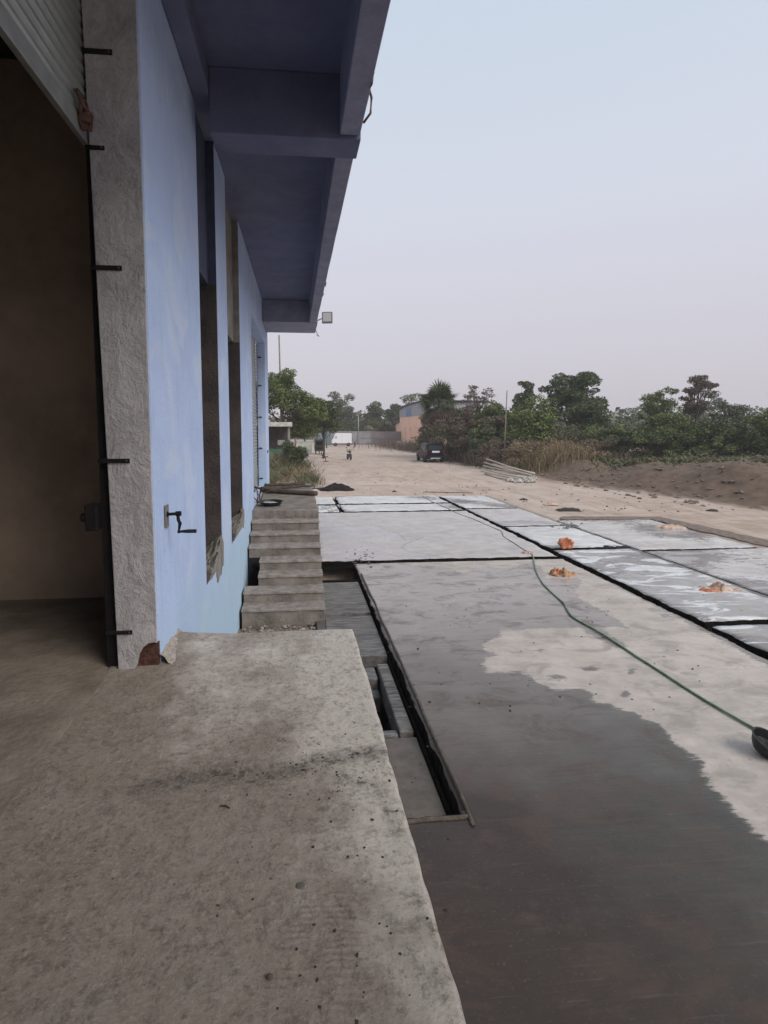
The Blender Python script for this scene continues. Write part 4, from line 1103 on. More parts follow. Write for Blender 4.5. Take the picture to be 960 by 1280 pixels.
# dry grass clumps and weeds (stuff: nobody could count the stalks)
def blades(name, areas, n, hmin, hmax, wid, m, label, seed, spread=.5):
    rng = np.random.default_rng(seed); V = []
    for k in range(n):
        ax = areas[rng.integers(len(areas))]
        x = ax[0] + rng.normal() * ax[2]; y = ax[1] + rng.normal() * ax[3]
        z = ground_z(x, y) if len(ax) < 6 else ax[5]
        hh_ = rng.uniform(hmin, hmax) * ax[4]
        l = rng.normal(size=2) * spread * hh_ * .5; a = rng.random() * 6.28; s = np.array((math.cos(a), math.sin(a), 0)) * wid
        b0 = np.array((x, y, z)); mid = b0 + np.array((l[0] * .4, l[1] * .4, hh_ * .6)); tip = b0 + np.array((l[0] * 1.2, l[1] * 1.2, hh_ * (.85 + .3 * rng.random())))
        V += [b0 - s, b0 + s, mid + s, mid - s, mid - s, mid + s, tip + s * .3, tip - s * .3]
    o = leafmesh(name, np.array(V), m, None, (0, 0, 0)); tag(o, label, kind='stuff'); return o
pg = lambda px, py: atz(px, py)
def ga(px, Y, sx, sy, k): return (aty(px, 560, Y).x, Y, sx, sy, k)
blades('dry_grass', [ga(655, 40, .5, 1.0, .7), ga(668, 39, .6, 1., .9), ga(690, 36.5, .75, .9, 1.15), ga(700, 37, .8, 1., 1.2), ga(716, 38, .6, 1., .8)], 2400, .4, 1.25, .014, L_TAN, 'tall dry straw-coloured grass along the foot of the trees', 5)
blades('dry_scrub', [ga(575, 53, .7, .8, .8), ga(592, 50, .9, 1., .8), ga(566, 56, .6, 1., .8), ga(610, 45, .8, 1, .6), ga(750, 39, 1.2, 1.2, .5), ga(500, 84, 2.2, 5, .8), ga(520, 76, 1., 3, .8)], 5200, .5, 1.7, .018, L_BROWN, 'brown dry undergrowth behind the car and along the road edge', 6)
blades('bank_weeds', [(17.5 + k * .9, 41 - k * 1.2 + (k % 3), 1.3, .8, .6) for k in range(10)] + [(22 + k, 33 - k * .8, 1.4, 1., .5) for k in range(5)], 9000, .15, .75, .05, L_OLIVE, 'green creeping weeds on the crest of the earth bank', 7, spread=1.6)
blades('weeds', [(-1.6 + .45 * k, 31.5 + 3 * (k % 5), .35, 1.6, 1., .08) for k in range(6)] + [(-1.0, 40, .8, 1.5, 1.9, .05), (-.6, 43, .6, 1.2, 2.6, .05)], 5600, .12, .5, .016, L_OLIVE, 'green and yellow weeds on the patch before the small shed', 8, spread=1.2)
blades('dry_weeds', [(-1.5 + .5 * k, 34 + 3 * (k % 3), .5, 1.6, 1., .08) for k in range(5)] + [(-1.4, 41.5, .35, .5, 3.5, .05)], 1800, .12, .5, .014, L_TAN, 'straw-coloured dead stalks among the weeds before the small shed', 9, spread=1.2)

# ------------------------------------------------------------------ far structures
m_sheet = mat('grey_sheet', (.30, .29, .31), rough=.6, noise_amt=.15, nscale=.6)
m_sheetb = mat('teal_sheet', (.14, .22, .24), rough=.6, noise_amt=.15, nscale=.6)
def sheet_fence(name, label, x0, x1, y, h, m, seed, grp='sheet fence across the far end'):
    root = thing(name, label, 'fence', ((x0 + x1) / 2, y, 0), grp)
    mb = MB(); n = int((x1 - x0) / .12); prof = []
    for i in range(n + 1): prof.append((x0 + (x1 - x0) * i / n - (x0 + x1) / 2, .03 * (i % 2)))
    vs = [(a, b_, -.1) for a, b_ in prof] + [(a, b_, h) for a, b_ in prof]
    mb.add(vs, [(i, i + 1, n + 2 + i, n + 1 + i) for i in range(n)])
    local(mb, 'sheet_panel', m, root, recalc=False)
    for z in (.25, h * .5, h - .12):
        r_m = MB(); r_m.box(-(x1 - x0) / 2, (x1 - x0) / 2, -.06, -.01, z - .03, z + .03); local(r_m, 'rail', m_galv, root)
    for xx in np.arange(x0, x1 + .01, (x1 - x0) / max(1, round((x1 - x0) / 3))):
        r_m = MB(); r_m.box(xx - (x0 + x1) / 2 - .05, xx - (x0 + x1) / 2 + .05, -.16, -.065, -.1, h + .08); local(r_m, 'post', m_galv, root)
    return root
xa = aty(437, 550, 104).x; xb = aty(465, 550, 104).x; xc = aty(490, 550, 104).x
sheet_fence('sheet_fence', 'grey sheet fence with horizontal rails directly right of the white van', aty(413, 550, 104).x, xb, 104, 2.5, m_sheet, 1)
sheet_fence('sheet_fence', 'brownish sheet fence panels ending at the peach building', xb + .02, 19.6, 104.3, 2.45, mat('brown_grey_sheet', (.27, .235, .23), rough=.6, noise_amt=.15, nscale=.6), 2)
sheet_fence('sheet_fence', 'teal sheet fence left of the white van', aty(398, 550, 103).x, aty(413, 550, 103).x, 102, 2.5, m_sheetb, 3)
# low pale compound wall behind the rickshaw
lw = thing('compound_wall', 'low pale compound wall running behind the rickshaw', 'wall', (1.2, 70, 0))
b_ = MB(); b_.box(-.9, .75, 0, .2, -.1, 1.35); b_.box(-.94, .79, -.03, .23, 1.35, 1.43); local(b_, 'wall', mat('lime_wash', (.42, .45, .39), rough=.9, noise_amt=.2, nscale=2), lw)

# peach building with a clad upper storey and a lean-to
m_peach = mat('peach_render', (.86, .55, .41), rough=.9, noise_amt=.08, nscale=.8)
m_clad = mat('pale_cladding', (.33, .33, .36), rough=.7, noise_amt=.12, nscale=1.2)
m_bwin = mat('blue_panel', (.14, .24, .40), rough=.4)
pb = thing('peach_building', 'peach-coloured building with grey cladding above and a lean-to, far end of the road', 'building', (19.7, 93, 0))
b_ = MB(); b_.box(0, 9, -7, 13, -.1, 5.1); local(b_, 'wall', m_peach, pb)
b_ = MB(); b_.prism([(-7, 5.1), (13, 5.1), (13, 6.5), (9, 6.85), (2, 7.1), (-7, 7.2)], -.06, 9., 'x'); local(b_, 'cladding', m_clad, pb)
b_ = MB(); b_.prism([(-7.4, 7.24), (2, 7.14), (9, 6.89), (13.6, 6.5), (13.6, 6.62), (9, 7.05), (2, 7.3), (-7.4, 7.4)], -.4, 9.4, 'x'); local(b_, 'roof', mat('dark_roof_sheet', (.07, .07, .08), rough=.6), pb)
b_ = MB(); b_.box(-.12, -.061, 2.0, 6.5, 5.15, 6.7); local(b_, 'window', m_bwin, pb)
b_ = MB(); b_.prism([(13, -.1), (26, -.1), (26, 3.3), (13, 4.25)], .2, 8., 'x'); local(b_, 'lean_to', m_peach, pb)
b_ = MB(); b_.prism([(12.9, 4.27), (26.5, 3.3), (26.5, 3.42), (12.9, 4.4)], -.1, 8., 'x'); local(b_, 'lean_to_roof', bpy.data.materials['dark_roof_sheet'], pb)
for yy in (-6.5, -2, 2.5, 7, 11.5, 17, 22):
    b_ = MB(); x_ = -.09 if yy < 13 else .11
    b_.box(x_, x_ + .088, yy, yy + .35, 0, 3.2 if yy < 13 else 3.0); local(b_, 'pilaster', m_peach, pb)
b_ = MB(); b_.box(-1.2, -1.0, -11, 9, -.1, .75); b_.box(-1.22, -.98, -11.1, -10.7, -.1, 1.05); local(b_, 'plinth_wall', mat('cream_wall', (.55, .45, .36), rough=.9, noise_amt=.15, nscale=2), pb)
b_ = MB(); b_.box(-.01, .0, 14.5, 16.2, 0, 2.2, Matrix.Translation((.2, 0, 0))); local(b_, 'door', m_bwin, pb)

# small shed at the left
sx_ = aty(337, 560, 45).x
sh_ = thing('small_shed', 'small open shed with a pale flat roof edge under the leafy tree', 'shed', (sx_ - .75, 45, 0))
b_ = MB(); b_.box(-3.4, 2.55, -.4, 3.2, 3.30, 3.42); b_.box(-3.4, 2.56, -.44, -.4, 3.22, 3.56); local(b_, 'roof', mat('shed_roof', (.52, .50, .45), rough=.8, noise_amt=.2, nscale=3), sh_)
for xx in (-3.2, .3, 2.2):
    b_ = MB(); b_.box(xx, xx + .18, -.2, -.02, -.1, 3.3); local(b_, 'post', m_cem, sh_)
b_ = MB(); b_.box(-3.3, 2.35, 2.9, 3.0, -.1, 3.3); local(b_, 'back_wall', m_dark, sh_)
b_ = MB(); b_.box(-3.3, -3.2, -.2, 2.9, -.1, 3.3); local(b_, 'side_wall', m_dark, sh_)
b_ = MB(); b_.box(.55, 2.1, -.26, -.22, .0, 1.45); local(b_, 'green_panel', mat('green_netting', (.035, .14, .09), rough=.8, noise_amt=.3, nscale=5), sh_)
b_ = MB(); b_.box(1.4, 1.95, -.24, -.18, 1.75, 2.15); local(b_, 'notice_board', m_galv, sh_)
# small white posts by the shed
for i, (px, z1, lab) in enumerate(((362, 1.1, 'short stout pale concrete post beside the small shed'), (369, 2.3, 'slim tall pale post right of the small shed'))):
    q = aty(px, 560, 43.5); b_ = MB(); r = .16 if i == 0 else .075
    b_.tube([(q.x, 43.5, 0), (q.x + .03, 43.5, z1)], r, 8); o = b_.build('concrete_post', BARKP if i else mat('white_post', (.55, .55, .52), rough=.9, noise_amt=.2, nscale=4)); tag(o, lab, 'post')

# poles
def pole(label, x, y, h, r, m, cross=None, lean=0.):
    root = thing('utility_pole', label, 'utility pole', (x, y, 0), None)
    b_ = MB(); b_.tube([(0, 0, -.2), (lean * .5, 0, h * .5), (lean, 0, h)], [r, r * .85, r * .7], 8); local(b_, 'post', m, root, smooth=True)
    if cross:
        b_ = MB()
        b_.box(lean - cross, lean + .15, -.05, .05, h - .5, h - .38); local(b_, 'crossarm', m, root)
        for k in range(3):
            b_ = MB(); b_.lathe([(0, 0), (.05, .0), (.06, .08), (.03, .14), (0, .15)], 8, Matrix.Translation((lean - cross + .1 + k * cross * .45, 0, h - .38))); local(b_, 'insulator', m_galv, root)
    return root
q = aty(632, 488, 44); pole('thin pale pole in front of the green trees at the dry grass', q.x, 44, q.z, .06, BARKP, None, .12)
q = aty(351, 419, 50); pole('tall thin pole rising above the leafy tree beyond the warehouse', q.x, 50, q.z, .09, BARKP, None, -.15)
q = aty(408, 506, 88); pole('far utility pole with crossarm behind the rickshaw', q.x, 88, q.z, .12, mat('pole_concrete', (.16, .155, .15), rough=.9), 1.6)
q = aty(448, 519, 112); pole('far thin pole standing behind the sheet fence', q.x, 112, q.z, .1, m_galv, None)

# ------------------------------------------------------------------ vehicles
m_tyre = mat('tyre_rubber', (.014, .014, .015), rough=.85)
m_rim = mat('wheel_rim', (.10, .10, .105), rough=.5, metal=.5)
m_glass = mat('tinted_glass', (.02, .022, .028), rough=.08)
m_chr = mat('pale_reflector', (.62, .64, .66), rough=.3)
def wheel(root, x, y, r, w, axis='x', name='wheel'):
    Mx = Matrix.Translation((x, y, r)) @ (Matrix.Rotation(R(90), 4, 'Y') if axis == 'x' else Matrix.Rotation(R(90), 4, 'X'))
    b_ = MB(); b_.lathe([(r * .62, -w / 2), (r * .95, -w / 2), (r, -w / 2 + .03), (r, w / 2 - .03), (r * .95, w / 2), (r * .62, w / 2)], 20, Mx, close=True)
    o = local(b_, name, m_tyre, root)
    b_ = MB(); b_.lathe([(0, -w * .35), (r * .25, -w * .4), (r * .6, -w * .25), (r * .62, w * .25), (r * .25, w * .4), (0, w * .35)], 16, Mx); local(b_, 'rim', m_rim, o)
    return o
def shell(sections):
    """sections: (y, [(halfwidth, z)...]) lofted along y"""
    vs = []; fs = []; n = None
    for y, prof in sections:
        ring = [(w, z) for w, z in prof] + [(-w, z) for w, z in reversed(prof)]
        n = len(ring); vs += [(a, y, b_) for a, b_ in ring]
    for i in range(len(sections) - 1):
        for k in range(n): fs.append((i * n + k, i * n + (k + 1) % n, (i + 1) * n + (k + 1) % n, (i + 1) * n + k))
    fs += [tuple(range(n))[::-1], tuple((len(sections) - 1) * n + k for k in range(n))]
    mb = MB(); mb.add(vs, fs); return mb
# dark SUV, rear towards us (y = 0 is its tail)
q = atz(544, 578)
suv = thing('parked_suv', 'dark blue-black boxy car parked at the road edge with its rear towards the yard', 'car', (q.x, q.y, -.02))
m_car = mat('dark_blue_paint', (.006, .007, .014), rough=.35, spec=.15)
body = shell([(0, [(.80, .38), (.86, .6), (.86, .95), (.82, 1.02)]), (.12, [(.83, .30), (.88, .55), (.88, .98), (.84, 1.06)]), (1.2, [(.84, .28), (.885, .55), (.885, 1.0), (.85, 1.08)]),
              (2.9, [(.84, .28), (.885, .55), (.88, .98), (.84, 1.05)]), (3.3, [(.83, .28), (.87, .55), (.86, .93), (.80, .99)]), (4.15, [(.80, .32), (.84, .5), (.82, .82), (.74, .88)]), (4.3, [(.74, .4), (.78, .5), (.76, .75), (.7, .8)])])
local(body, 'body', m_car, suv, bevel=.02, smooth=False)
cab = shell([(.06, [(.81, 1.04), (.76, 1.30), (.72, 1.60), (.66, 1.68)]), (.25, [(.83, 1.05), (.78, 1.32), (.735, 1.66), (.67, 1.74)]), (2.3, [(.83, 1.05), (.78, 1.32), (.73, 1.66), (.66, 1.74)]), (3.25, [(.82, .99), (.80, 1.05), (.78, 1.08), (.74, 1.1)])])
local(cab, 'cabin', m_car, suv, bevel=.02)
b_ = MB(); b_.add([(-.66, .048, 1.14), (.66, .048, 1.14), (.60, .045, 1.55), (-.60, .045, 1.55), (-.66, .06, 1.14), (.66, .06, 1.14), (.6, .06, 1.55), (-.6, .06, 1.55)], [(0, 1, 2, 3), (0, 4, 5, 1), (1, 5, 6, 2), (2, 6, 7, 3), (3, 7, 4, 0)])
local(b_, 'rear_window', mat('rear_glass', (.035, .045, .06), rough=.1), suv)
for s in (-1, 1):
    b_ = MB(); x0_ = s * .835; x1_ = s * .76
    b_.hexa([(x0_ * 1.004, .45, 1.1), (x0_ * 1.004, 2.3, 1.1), (x1_ * 1.002, 2.1, 1.6), (x1_ * 1.002, .5, 1.6)], [(x0_ * .97, .45, 1.1), (x0_ * .97, 2.3, 1.1), (x1_ * .97, 2.1, 1.6), (x1_ * .97, .5, 1.6)]); local(b_, 'side_window', m_glass, suv)
    b_ = MB(); b_.box(s * .80 - .055, s * .80 + .055, -.012, .05, .72, 1.18); local(b_, 'tail_light', mat('tail_lamp', (.22, .02, .02), rough=.2) if s < 0 else bpy.data.materials['tail_lamp'], suv, bevel=.01)
    b_ = MB(); b_.box(s * 1.0 - .09, s * 1.0 + .09, 2.75, 2.9, 1.08, 1.24); local(b_, 'wing_mirror', m_car, suv, bevel=.02)
    for yy in (.75, 3.35): wheel(suv, s * .80, yy, .34, .22)
b_ = MB(); b_.box(-.80, .80, -.10, .05, .34, .56); local(b_, 'bumper', m_car, suv, bevel=.04)
b_ = MB(); b_.box(-.30, .38, -.03, -.004, .90, 1.06); local(b_, 'number_plate', mat('white_plate', (.72, .73, .74), rough=.35), suv)
b_ = MB(); b_.box(-.45, .45, -.115, -.095, .36, .44); local(b_, 'bumper_trim', m_chr, suv)
b_ = MB(); b_.box(-.58, -.54, .5, 2.1, 1.77, 1.80); local(b_, 'roof_rail', m_iron, suv)
b_ = MB(); b_.box(.54, .58, .5, 2.1, 1.77, 1.80); local(b_, 'roof_rail', m_iron, suv)

# white van side-on at the far end, its sloping nose to the left
q = atz(427, 557.5)
van = thing('white_van', 'white van standing side-on in front of the far sheet fence', 'van', (q.x, q.y, 0))
mw = mat('van_white', (.80, .80, .82), rough=.4)
pr = [(-1.7, .45), (-1.72, .85), (-1.62, 1.15), (-1.25, 1.85), (-1.05, 2.12), (-.8, 2.2), (1.62, 2.2), (1.68, 2.1), (1.70, .45)]
b_ = MB(); b_.prism(pr, -.78, .78, 'y'); local(b_, 'body', mw, van, bevel=.05)
b_ = MB(); b_.prism([(-1.72, .32), (1.72, .32), (1.72, .46), (-1.74, .46)], -.76, .76, 'y'); local(b_, 'underbody', m_iron, van)
b_ = MB(); b_.prism([(-1.625, 1.2), (-1.27, 1.84), (-1.25, 1.83), (-1.60, 1.19)], -.68, .68, 'y', Matrix.Translation((-.02, 0, .01))); local(b_, 'windscreen', m_glass, van)
b_ = MB(); b_.prism([(-1.35, 1.3), (-1.12, 1.72), (-.85, 1.72), (-.85, 1.3)], -.786, -.781, 'y'); local(b_, 'side_window', mat('van_glass', (.45, .46, .50), rough=.2), van)
for yy in (-.7, .7):
    for xx in (-1.1, 1.15): wheel(van, xx, yy, .30, .2, 'y')
b_ = MB(); b_.box(-.02, .0, -.784, -.781, .55, 2.1); local(b_, 'door_seam', m_galv, van)

# auto rickshaw, seen from behind
q = atz(400, 567.7)
rk = thing('auto_rickshaw', 'black three-wheeled auto rickshaw parked at the left of the far road', 'rickshaw', (q.x, q.y, -.02))
m_hood = mat('black_canvas', (.012, .012, .013), rough=.7); m_rk = mat('rickshaw_paint', (.03, .035, .028), rough=.5)
b_ = MB(); b_.prism([(0, .35), (1.6, .35), (2.2, .5), (2.35, .75), (2.2, .95), (1.5, .7), (1.5, .5), (0, .8)], -.6, .6, 'x'); local(b_, 'body', m_rk, rk, bevel=.03)
b_ = MB(); b_.prism([(0, 1.55), (.1, 1.72), (1.4, 1.78), (2.0, 1.62), (1.96, 1.55), (1.4, 1.68), (.16, 1.64), (.08, 1.5)], -.62, .62, 'x'); local(b_, 'hood', m_hood, rk)
for s in (-.6, .56):
    for yy in (.02, 1.4):
        b_ = MB(); b_.box(s, s + .04, yy, yy + .05, .35, 1.64); local(b_, 'hood_post', m_iron, rk)
b_ = MB(); b_.box(-.56, .56, .0, .03, .62, 1.12); local(b_, 'rear_panel', m_hood, rk)
b_ = MB(); b_.box(-.52, .52, .03, .5, .6, .78); b_.box(-.52, .52, .03, .15, .78, 1.1); local(b_, 'seat', mat('seat_vinyl', (.05, .03, .03), rough=.6), rk)
b_ = MB(); b_.add([(-.5, 1.95, .95), (.5, 1.95, .95), (.45, 1.75, 1.55), (-.45, 1.75, 1.55)], [(0, 1, 2, 3)]); w_ = local(b_, 'windscreen', m_glass, rk); w_.modifiers.new('t', 'SOLIDIFY').thickness = .01
b_ = MB(); b_.tube([(-.3, 1.75, 1.02), (0, 1.8, .98), (.3, 1.75, 1.02)], .018, 6); b_.tube([(0, 1.8, .98), (0, 2.05, .3)], .02, 6); local(b_, 'handlebar', m_iron, rk)
for s in (-.5, .5): wheel(rk, s, .35, .21, .12)
wheel(rk, 0, 2.05, .21, .1)
for s in (-1, 1):
    b_ = MB(); b_.box(s * .5 - .05, s * .5 + .05, -.02, .0, .42, .5); local(b_, 'tail_light', bpy.data.materials['tail_lamp'], rk)

# motorcycles
def motorcycle(label, px, py, rot, k=1.):
    q = atz(px, py)
    r = thing('motorcycle', label, 'motorcycle', (q.x, q.y, -.02), 'motorcycles standing on the far road'); r.rotation_euler.z = rot
    m_p = mat('bike_paint', (.035, .03, .03), rough=.35) if 'bike_paint' not in bpy.data.materials else bpy.data.materials['bike_paint']
    wheel(r, 0, -.62, .30, .09); wheel(r, 0, .62, .30, .11)
    b_ = MB(); b_.tube([(0, .62, .3), (0, .25, .42), (0, -.25, .42), (0, -.38, .85)], .03, 6); local(b_, 'frame', m_iron, r)
    b_ = MB(); b_.box(-.14, .14, -.15, .2, .3, .58); local(b_, 'engine', m_rim, r, bevel=.04)
    b_ = MB(); b_.blob((0, -.12, .80), .15, .28, .13, 12, 8, .03); local(b_, 'fuel_tank', m_p, r, smooth=True)
    b_ = MB(); b_.prism([(.05, .76), (.7, .80), (.78, .88), (.1, .86)], -.12, .12, 'x'); local(b_, 'seat', m_hood, r, bevel=.03)
    for s in (-1, 1):
        b_ = MB(); b_.tube([(s * .07, -.62, .3), (s * .07, -.42, .98)], .022, 6); local(b_, 'fork', m_rim, r)
        b_ = MB(); b_.tube([(s * .3, -.42, 1.03), (s * .36, -.45, 1.2)], .01, 5); b_.v and b_.blob((s * .37, -.45, 1.24), .06, .015, .04, 8, 6, 0); local(b_, 'mirror', m_iron, r)
    b_ = MB(); b_.tube([(-.38, -.28, 1.02), (-.2, -.42, 1.03), (0, -.44, 1.0), (.2, -.42, 1.03), (.38, -.28, 1.02)], .016, 6); local(b_, 'handlebar', m_iron, r)
    b_ = MB(); b_.lathe([(0, -.06), (.09, 0), (.085, .07), (0, .08)], 12, Matrix.Translation((0, -.5, .93)) @ Matrix.Rotation(R(90), 4, 'X')); local(b_, 'headlight', mat('lamp_lens', (.25, .26, .26), rough=.3), r)
    b_ = MB(); b_.prism([(-.9, .42), (-.8, .58), (-.62, .64), (-.42, .58), (-.44, .56), (-.62, .615), (-.78, .56), (-.88, .41)], -.07, .07, 'x'); local(b_, 'mudguard', m_p, r)
    return r
motorcycle('small dark motorcycle facing the yard in the middle of the far road', 436.5, 574.5, R(8))
motorcycle('tiny distant motorcycle to the right of the white van', 443.6, 558.5, R(-10))

# broken office chair standing on the road in front of the rickshaw
q = atz(407, 577)
oc = thing('office_chair', 'old armless office chair on one stem, in front of the rickshaw', 'chair', (q.x, q.y, -.02))
b_ = MB(); b_.box(-.24, .24, -.22, .22, .44, .50); local(b_, 'seat', m_hood, oc, bevel=.02)
b_ = MB(); b_.box(-.27, -.22, -.2, .2, .58, .98, Matrix.Rotation(R(-8), 4, 'Y')); local(b_, 'backrest', m_hood, oc, bevel=.02)
b_ = MB(); b_.tube([(-.2, 0, .46), (-.3, 0, .62)], .02, 6); local(b_, 'back_strut', m_iron, oc)
b_ = MB(); b_.tube([(0, 0, .06), (0, 0, .44)], .03, 8); local(b_, 'stem', m_iron, oc)
b_ = MB()
for k in range(5): b_.tube([(0, 0, .07), (.27 * math.cos(k * 1.257), .27 * math.sin(k * 1.257), .03)], .02, 6)
local(b_, 'base', m_iron, oc)

# ------------------------------------------------------------------ kerb, rubble, litter
kb = MB(); kb.box(.98, 1.10, 29.3, 43, -.1, .10); o = kb.build('kerb', mat('kerb_stone', (.42, .40, .38), rough=.9, noise_amt=.25, nscale=3)); struct(o)
kb = MB(); kb.box(1.14, 1.27, 43.2, 62, -.1, .14); o = kb.build('kerb', bpy.data.materials['kerb_stone']); struct(o)
# long pale poles dumped on the road edge
m_pole = mat('weathered_bamboo', (.38, .32, .26), rough=.8, base2=(.54, .47, .40), nscale=3, stretch=(1, 1, 8), coord='Generated')
random.seed(12)
ends = [((608, 573.5), (668, 597), .75), ((605, 578), (664, 598), .62), ((604, 582), (662, 597), .48), ((603, 586), (655, 600), .34), ((601, 588.5), (650, 601), .22), ((606, 592), (640, 602), .10), ((616, 580), (668, 595), .60)]
for i, (a, b_, zz) in enumerate(ends):
    p2 = atz(b_[0], b_[1]); Y1 = p2.y + 4.6 + .3 * (i % 3)
    p1 = aty(a[0], a[1], Y1); p2 = Vector((p2.x, p2.y, .06 + zz * .22))
    mb = MB(); mb.tube([p1, p1.lerp(p2, .5) + Vector((0, 0, -.05)), p2], [.05, .055, .06], 8)
    c = (p1 + p2) / 2; mb.v = [tuple(Vector(v) - c) for v in mb.v]
    o = mb.build('timber_pole', m_pole, smooth=True); o.location = c
    tag(o, ('topmost pale pole of the heap below the dry grass', 'second pale pole from the top of the heap below the dry grass', 'third pale pole down in the heap below the dry grass', 'middle pale pole low in the heap below the dry grass', 'second lowest of the long pale poles in the heap', 'short lowest pale pole at the front of the heap by the rubble', 'pale pole crossing behind the others toward the right end of the heap')[i], 'pole', 'pale poles heaped at the road edge')
m_rubble = mat('pale_rubble', (.30, .27, .24), rough=.95, base2=(.52, .49, .45), nscale=4)
def stones(name, label, pts, m, seed, smin, smax):
    random.seed(seed); mb = MB()
    for k, (x, y, z) in enumerate(pts):
        s_ = random.uniform(smin, smax)
        mb.blob((x, y, z + s_ * .2), s_ * random.uniform(.8, 1.5), s_, s_ * .6, 7, 5, .5, Matrix.Rotation(random.random() * 6, 3, 'Z'), seed=k)
    o = mb.build(name, m); tag(o, label, kind='stuff'); return o
rr = random.Random(4)
stones('rubble', 'pale stones and broken rubble at the lower end of the pole heap', [(lambda p: (p.x, p.y, 0))(atz(rr.uniform(636, 668), rr.uniform(596, 603))) for k in range(130)], m_rubble, 5, .05, .16)
stones('gravel', 'loose gravel and clods scattered over the dirt road', [(lambda p: (p.x, p.y, -.03))(atz(rr.uniform(420, 960), rr.uniform(590, 640))) for k in range(300)] , mat('clod', (.17, .13, .105), rough=.95, noise_amt=.3, nscale=5), 6, .015, .05)
stones('bank_clods', 'clods and stones on the slope of the earth bank', [(x_, y_, ground_z(x_, y_)) for x_, y_ in ((rr.uniform(15, 26), rr.uniform(21, 40)) for k in range(420))], m_soil, 16, .03, .12)
stones('weedy_rubble', 'broken brick and plastic litter among the weeds before the shed', [(rr.uniform(-1.9, .9), rr.uniform(29.4, 38), .08) for k in range(160)], mat('dull_rubble', (.16, .12, .09), rough=.95, base2=(.34, .28, .23), nscale=3), 17, .04, .13)
stones('step_debris', 'dry debris and chips between the lowest step and the platform', [(rr.uniform(-.85, .32), rr.uniform(6.3, 8.9), -.10) for k in range(420)], mat('debris', (.10, .075, .06), rough=.95, base2=(.42, .36, .31), nscale=9), 7, .008, .035)
stones('platform_crumbs', 'dark crumbs of dirt scattered over the platform', [(lambda p: (p.x, p.y, 1.4))(atz(rr.gauss(400, 85), rr.choice((rr.gauss(965, 25), rr.uniform(900, 1280))), 1.4)) for k in range(120)], mat('crumb', (.035, .029, .025), rough=.95), 8, .0012, .006)
stones('yard_crumbs', 'dark specks of mortar on the wet slab', [(lambda p: (p.x, p.y, 0.))(atz(rr.uniform(470, 900), rr.uniform(712, 900))) for k in range(70)], mat('crumb_grey', (.03, .028, .026), rough=.9), 9, .004, .014)
stones('joint_mortar', 'grey mortar droppings in the corner where the joints meet by the drain', [(lambda p: (p.x, p.y, 0.))(atz(rr.gauss(452, 9), rr.gauss(696, 6))) for k in range(50)], mat('wet_mortar', (.10, .093, .088), rough=.7, noise_amt=.4), 10, .008, .03)
stones('joint_mortar', 'pale mortar lumps on the far joint beside the landing', [(lambda p: (p.x, p.y, 0.))(atz(rr.gauss(413, 7), rr.gauss(637, 3))) for k in range(60)], mat('pale_mortar', (.46, .45, .44), rough=.8), 11, .015, .055)
stones('strip_mortar', 'grey mortar splashes on the joint of the second strip', [(lambda p: (p.x, p.y, 0.))(atz(rr.gauss(712, 7), rr.gauss(658, 1.5))) for k in range(40)], mat('grey_mortar', (.2, .195, .19), rough=.8), 13, .02, .07)
# twigs on the platform and one stone
def twig(label, px, py, L_, a, r, m=BARK, z=1.4, cat='twig', name='twig'):
    q = atz(px, py, z + .004); mb = MB(); d_ = Vector((math.cos(a), math.sin(a), 0)) * L_ / 2
    mb.tube([-d_ + Vector((0, 0, r)), Vector((.004, .006, r * 1.3)), d_ + Vector((0, 0, r))], [r * .8, r, r * .6], 6)
    o = mb.build(name, m); o.location = q; tag(o, label, cat); return o
twig('short dark twig on the platform left of its middle', 281, 1010, .05, -.4, .005)
mb = MB(); mb.blob((0, 0, 0), .018, .016, .005, 14, 6, .15, seed=3); o = mb.build('pebble', mat('grey_pebble', (.09, .088, .075), rough=.9)); o.location = atz(375, 1107, 1.405); tag(o, 'flat grey pebble near the middle of the platform', 'pebble')
mb = MB(); mb.blob((0, 0, 0), .011, .009, .006, 10, 6, .3, seed=5); o = mb.build('pebble', BARK); o.location = atz(337, 1220, 1.405); tag(o, 'small dark clod at the lower middle of the platform', 'clod')

# black rubber pans
m_rub = mat('black_rubber', (.010, .009, .010), rough=.5, noise_amt=.4, nscale=14, bump=.3)
def pan(label, loc, r, h, tilt, rotz, group='black rubber mortar pans'):
    mb = MB(); prof = [(0, 0), (r * .62, 0), (r * .80, h * .35), (r * .96, h * .9), (r * 1.04, h), (r * 1.05, h * .93), (r * 1.0, h * .86), (r * .86, h * .38), (r * .66, .012 + h * .08), (0, .012 + h * .08)]
    prof = [(0, 0), (r * .62, 0), (r * .84, h * .4), (r * .98, h * .9), (r * 1.05, h * .96), (r * 1.05, h), (r * .95, h), (r * .80, h * .42), (r * .60, h * .1), (0, h * .1)]
    mb.lathe(prof, 32); o = mb.build('mortar_pan', m_rub, smooth=False, bevel=.004)
    o.location = loc; o.rotation_euler = (tilt, 0, rotz); tag(o, label, 'pan', group); return o
q = atz(955, 944); pan('black rubber pan tipped on the dry slab at the right edge', (q.x + .02, q.y + .02, .028), .165, .13, R(24), R(35))
q = atz(339, 632, 1.4); pan('black rubber pan with grey mortar on the landing', (q.x, q.y, 1.402), .26, .10, R(2), 0)
mb = MB(); mb.blob((0, 0, 0), .17, .15, .06, 14, 8, .2, seed=4); o = mb.build('mortar_lump', bpy.data.materials['pale_mortar']); o.location = (q.x - .02, q.y - .02, 1.44); tag(o, 'lump of pale mortar inside the pan on the landing', 'mortar')
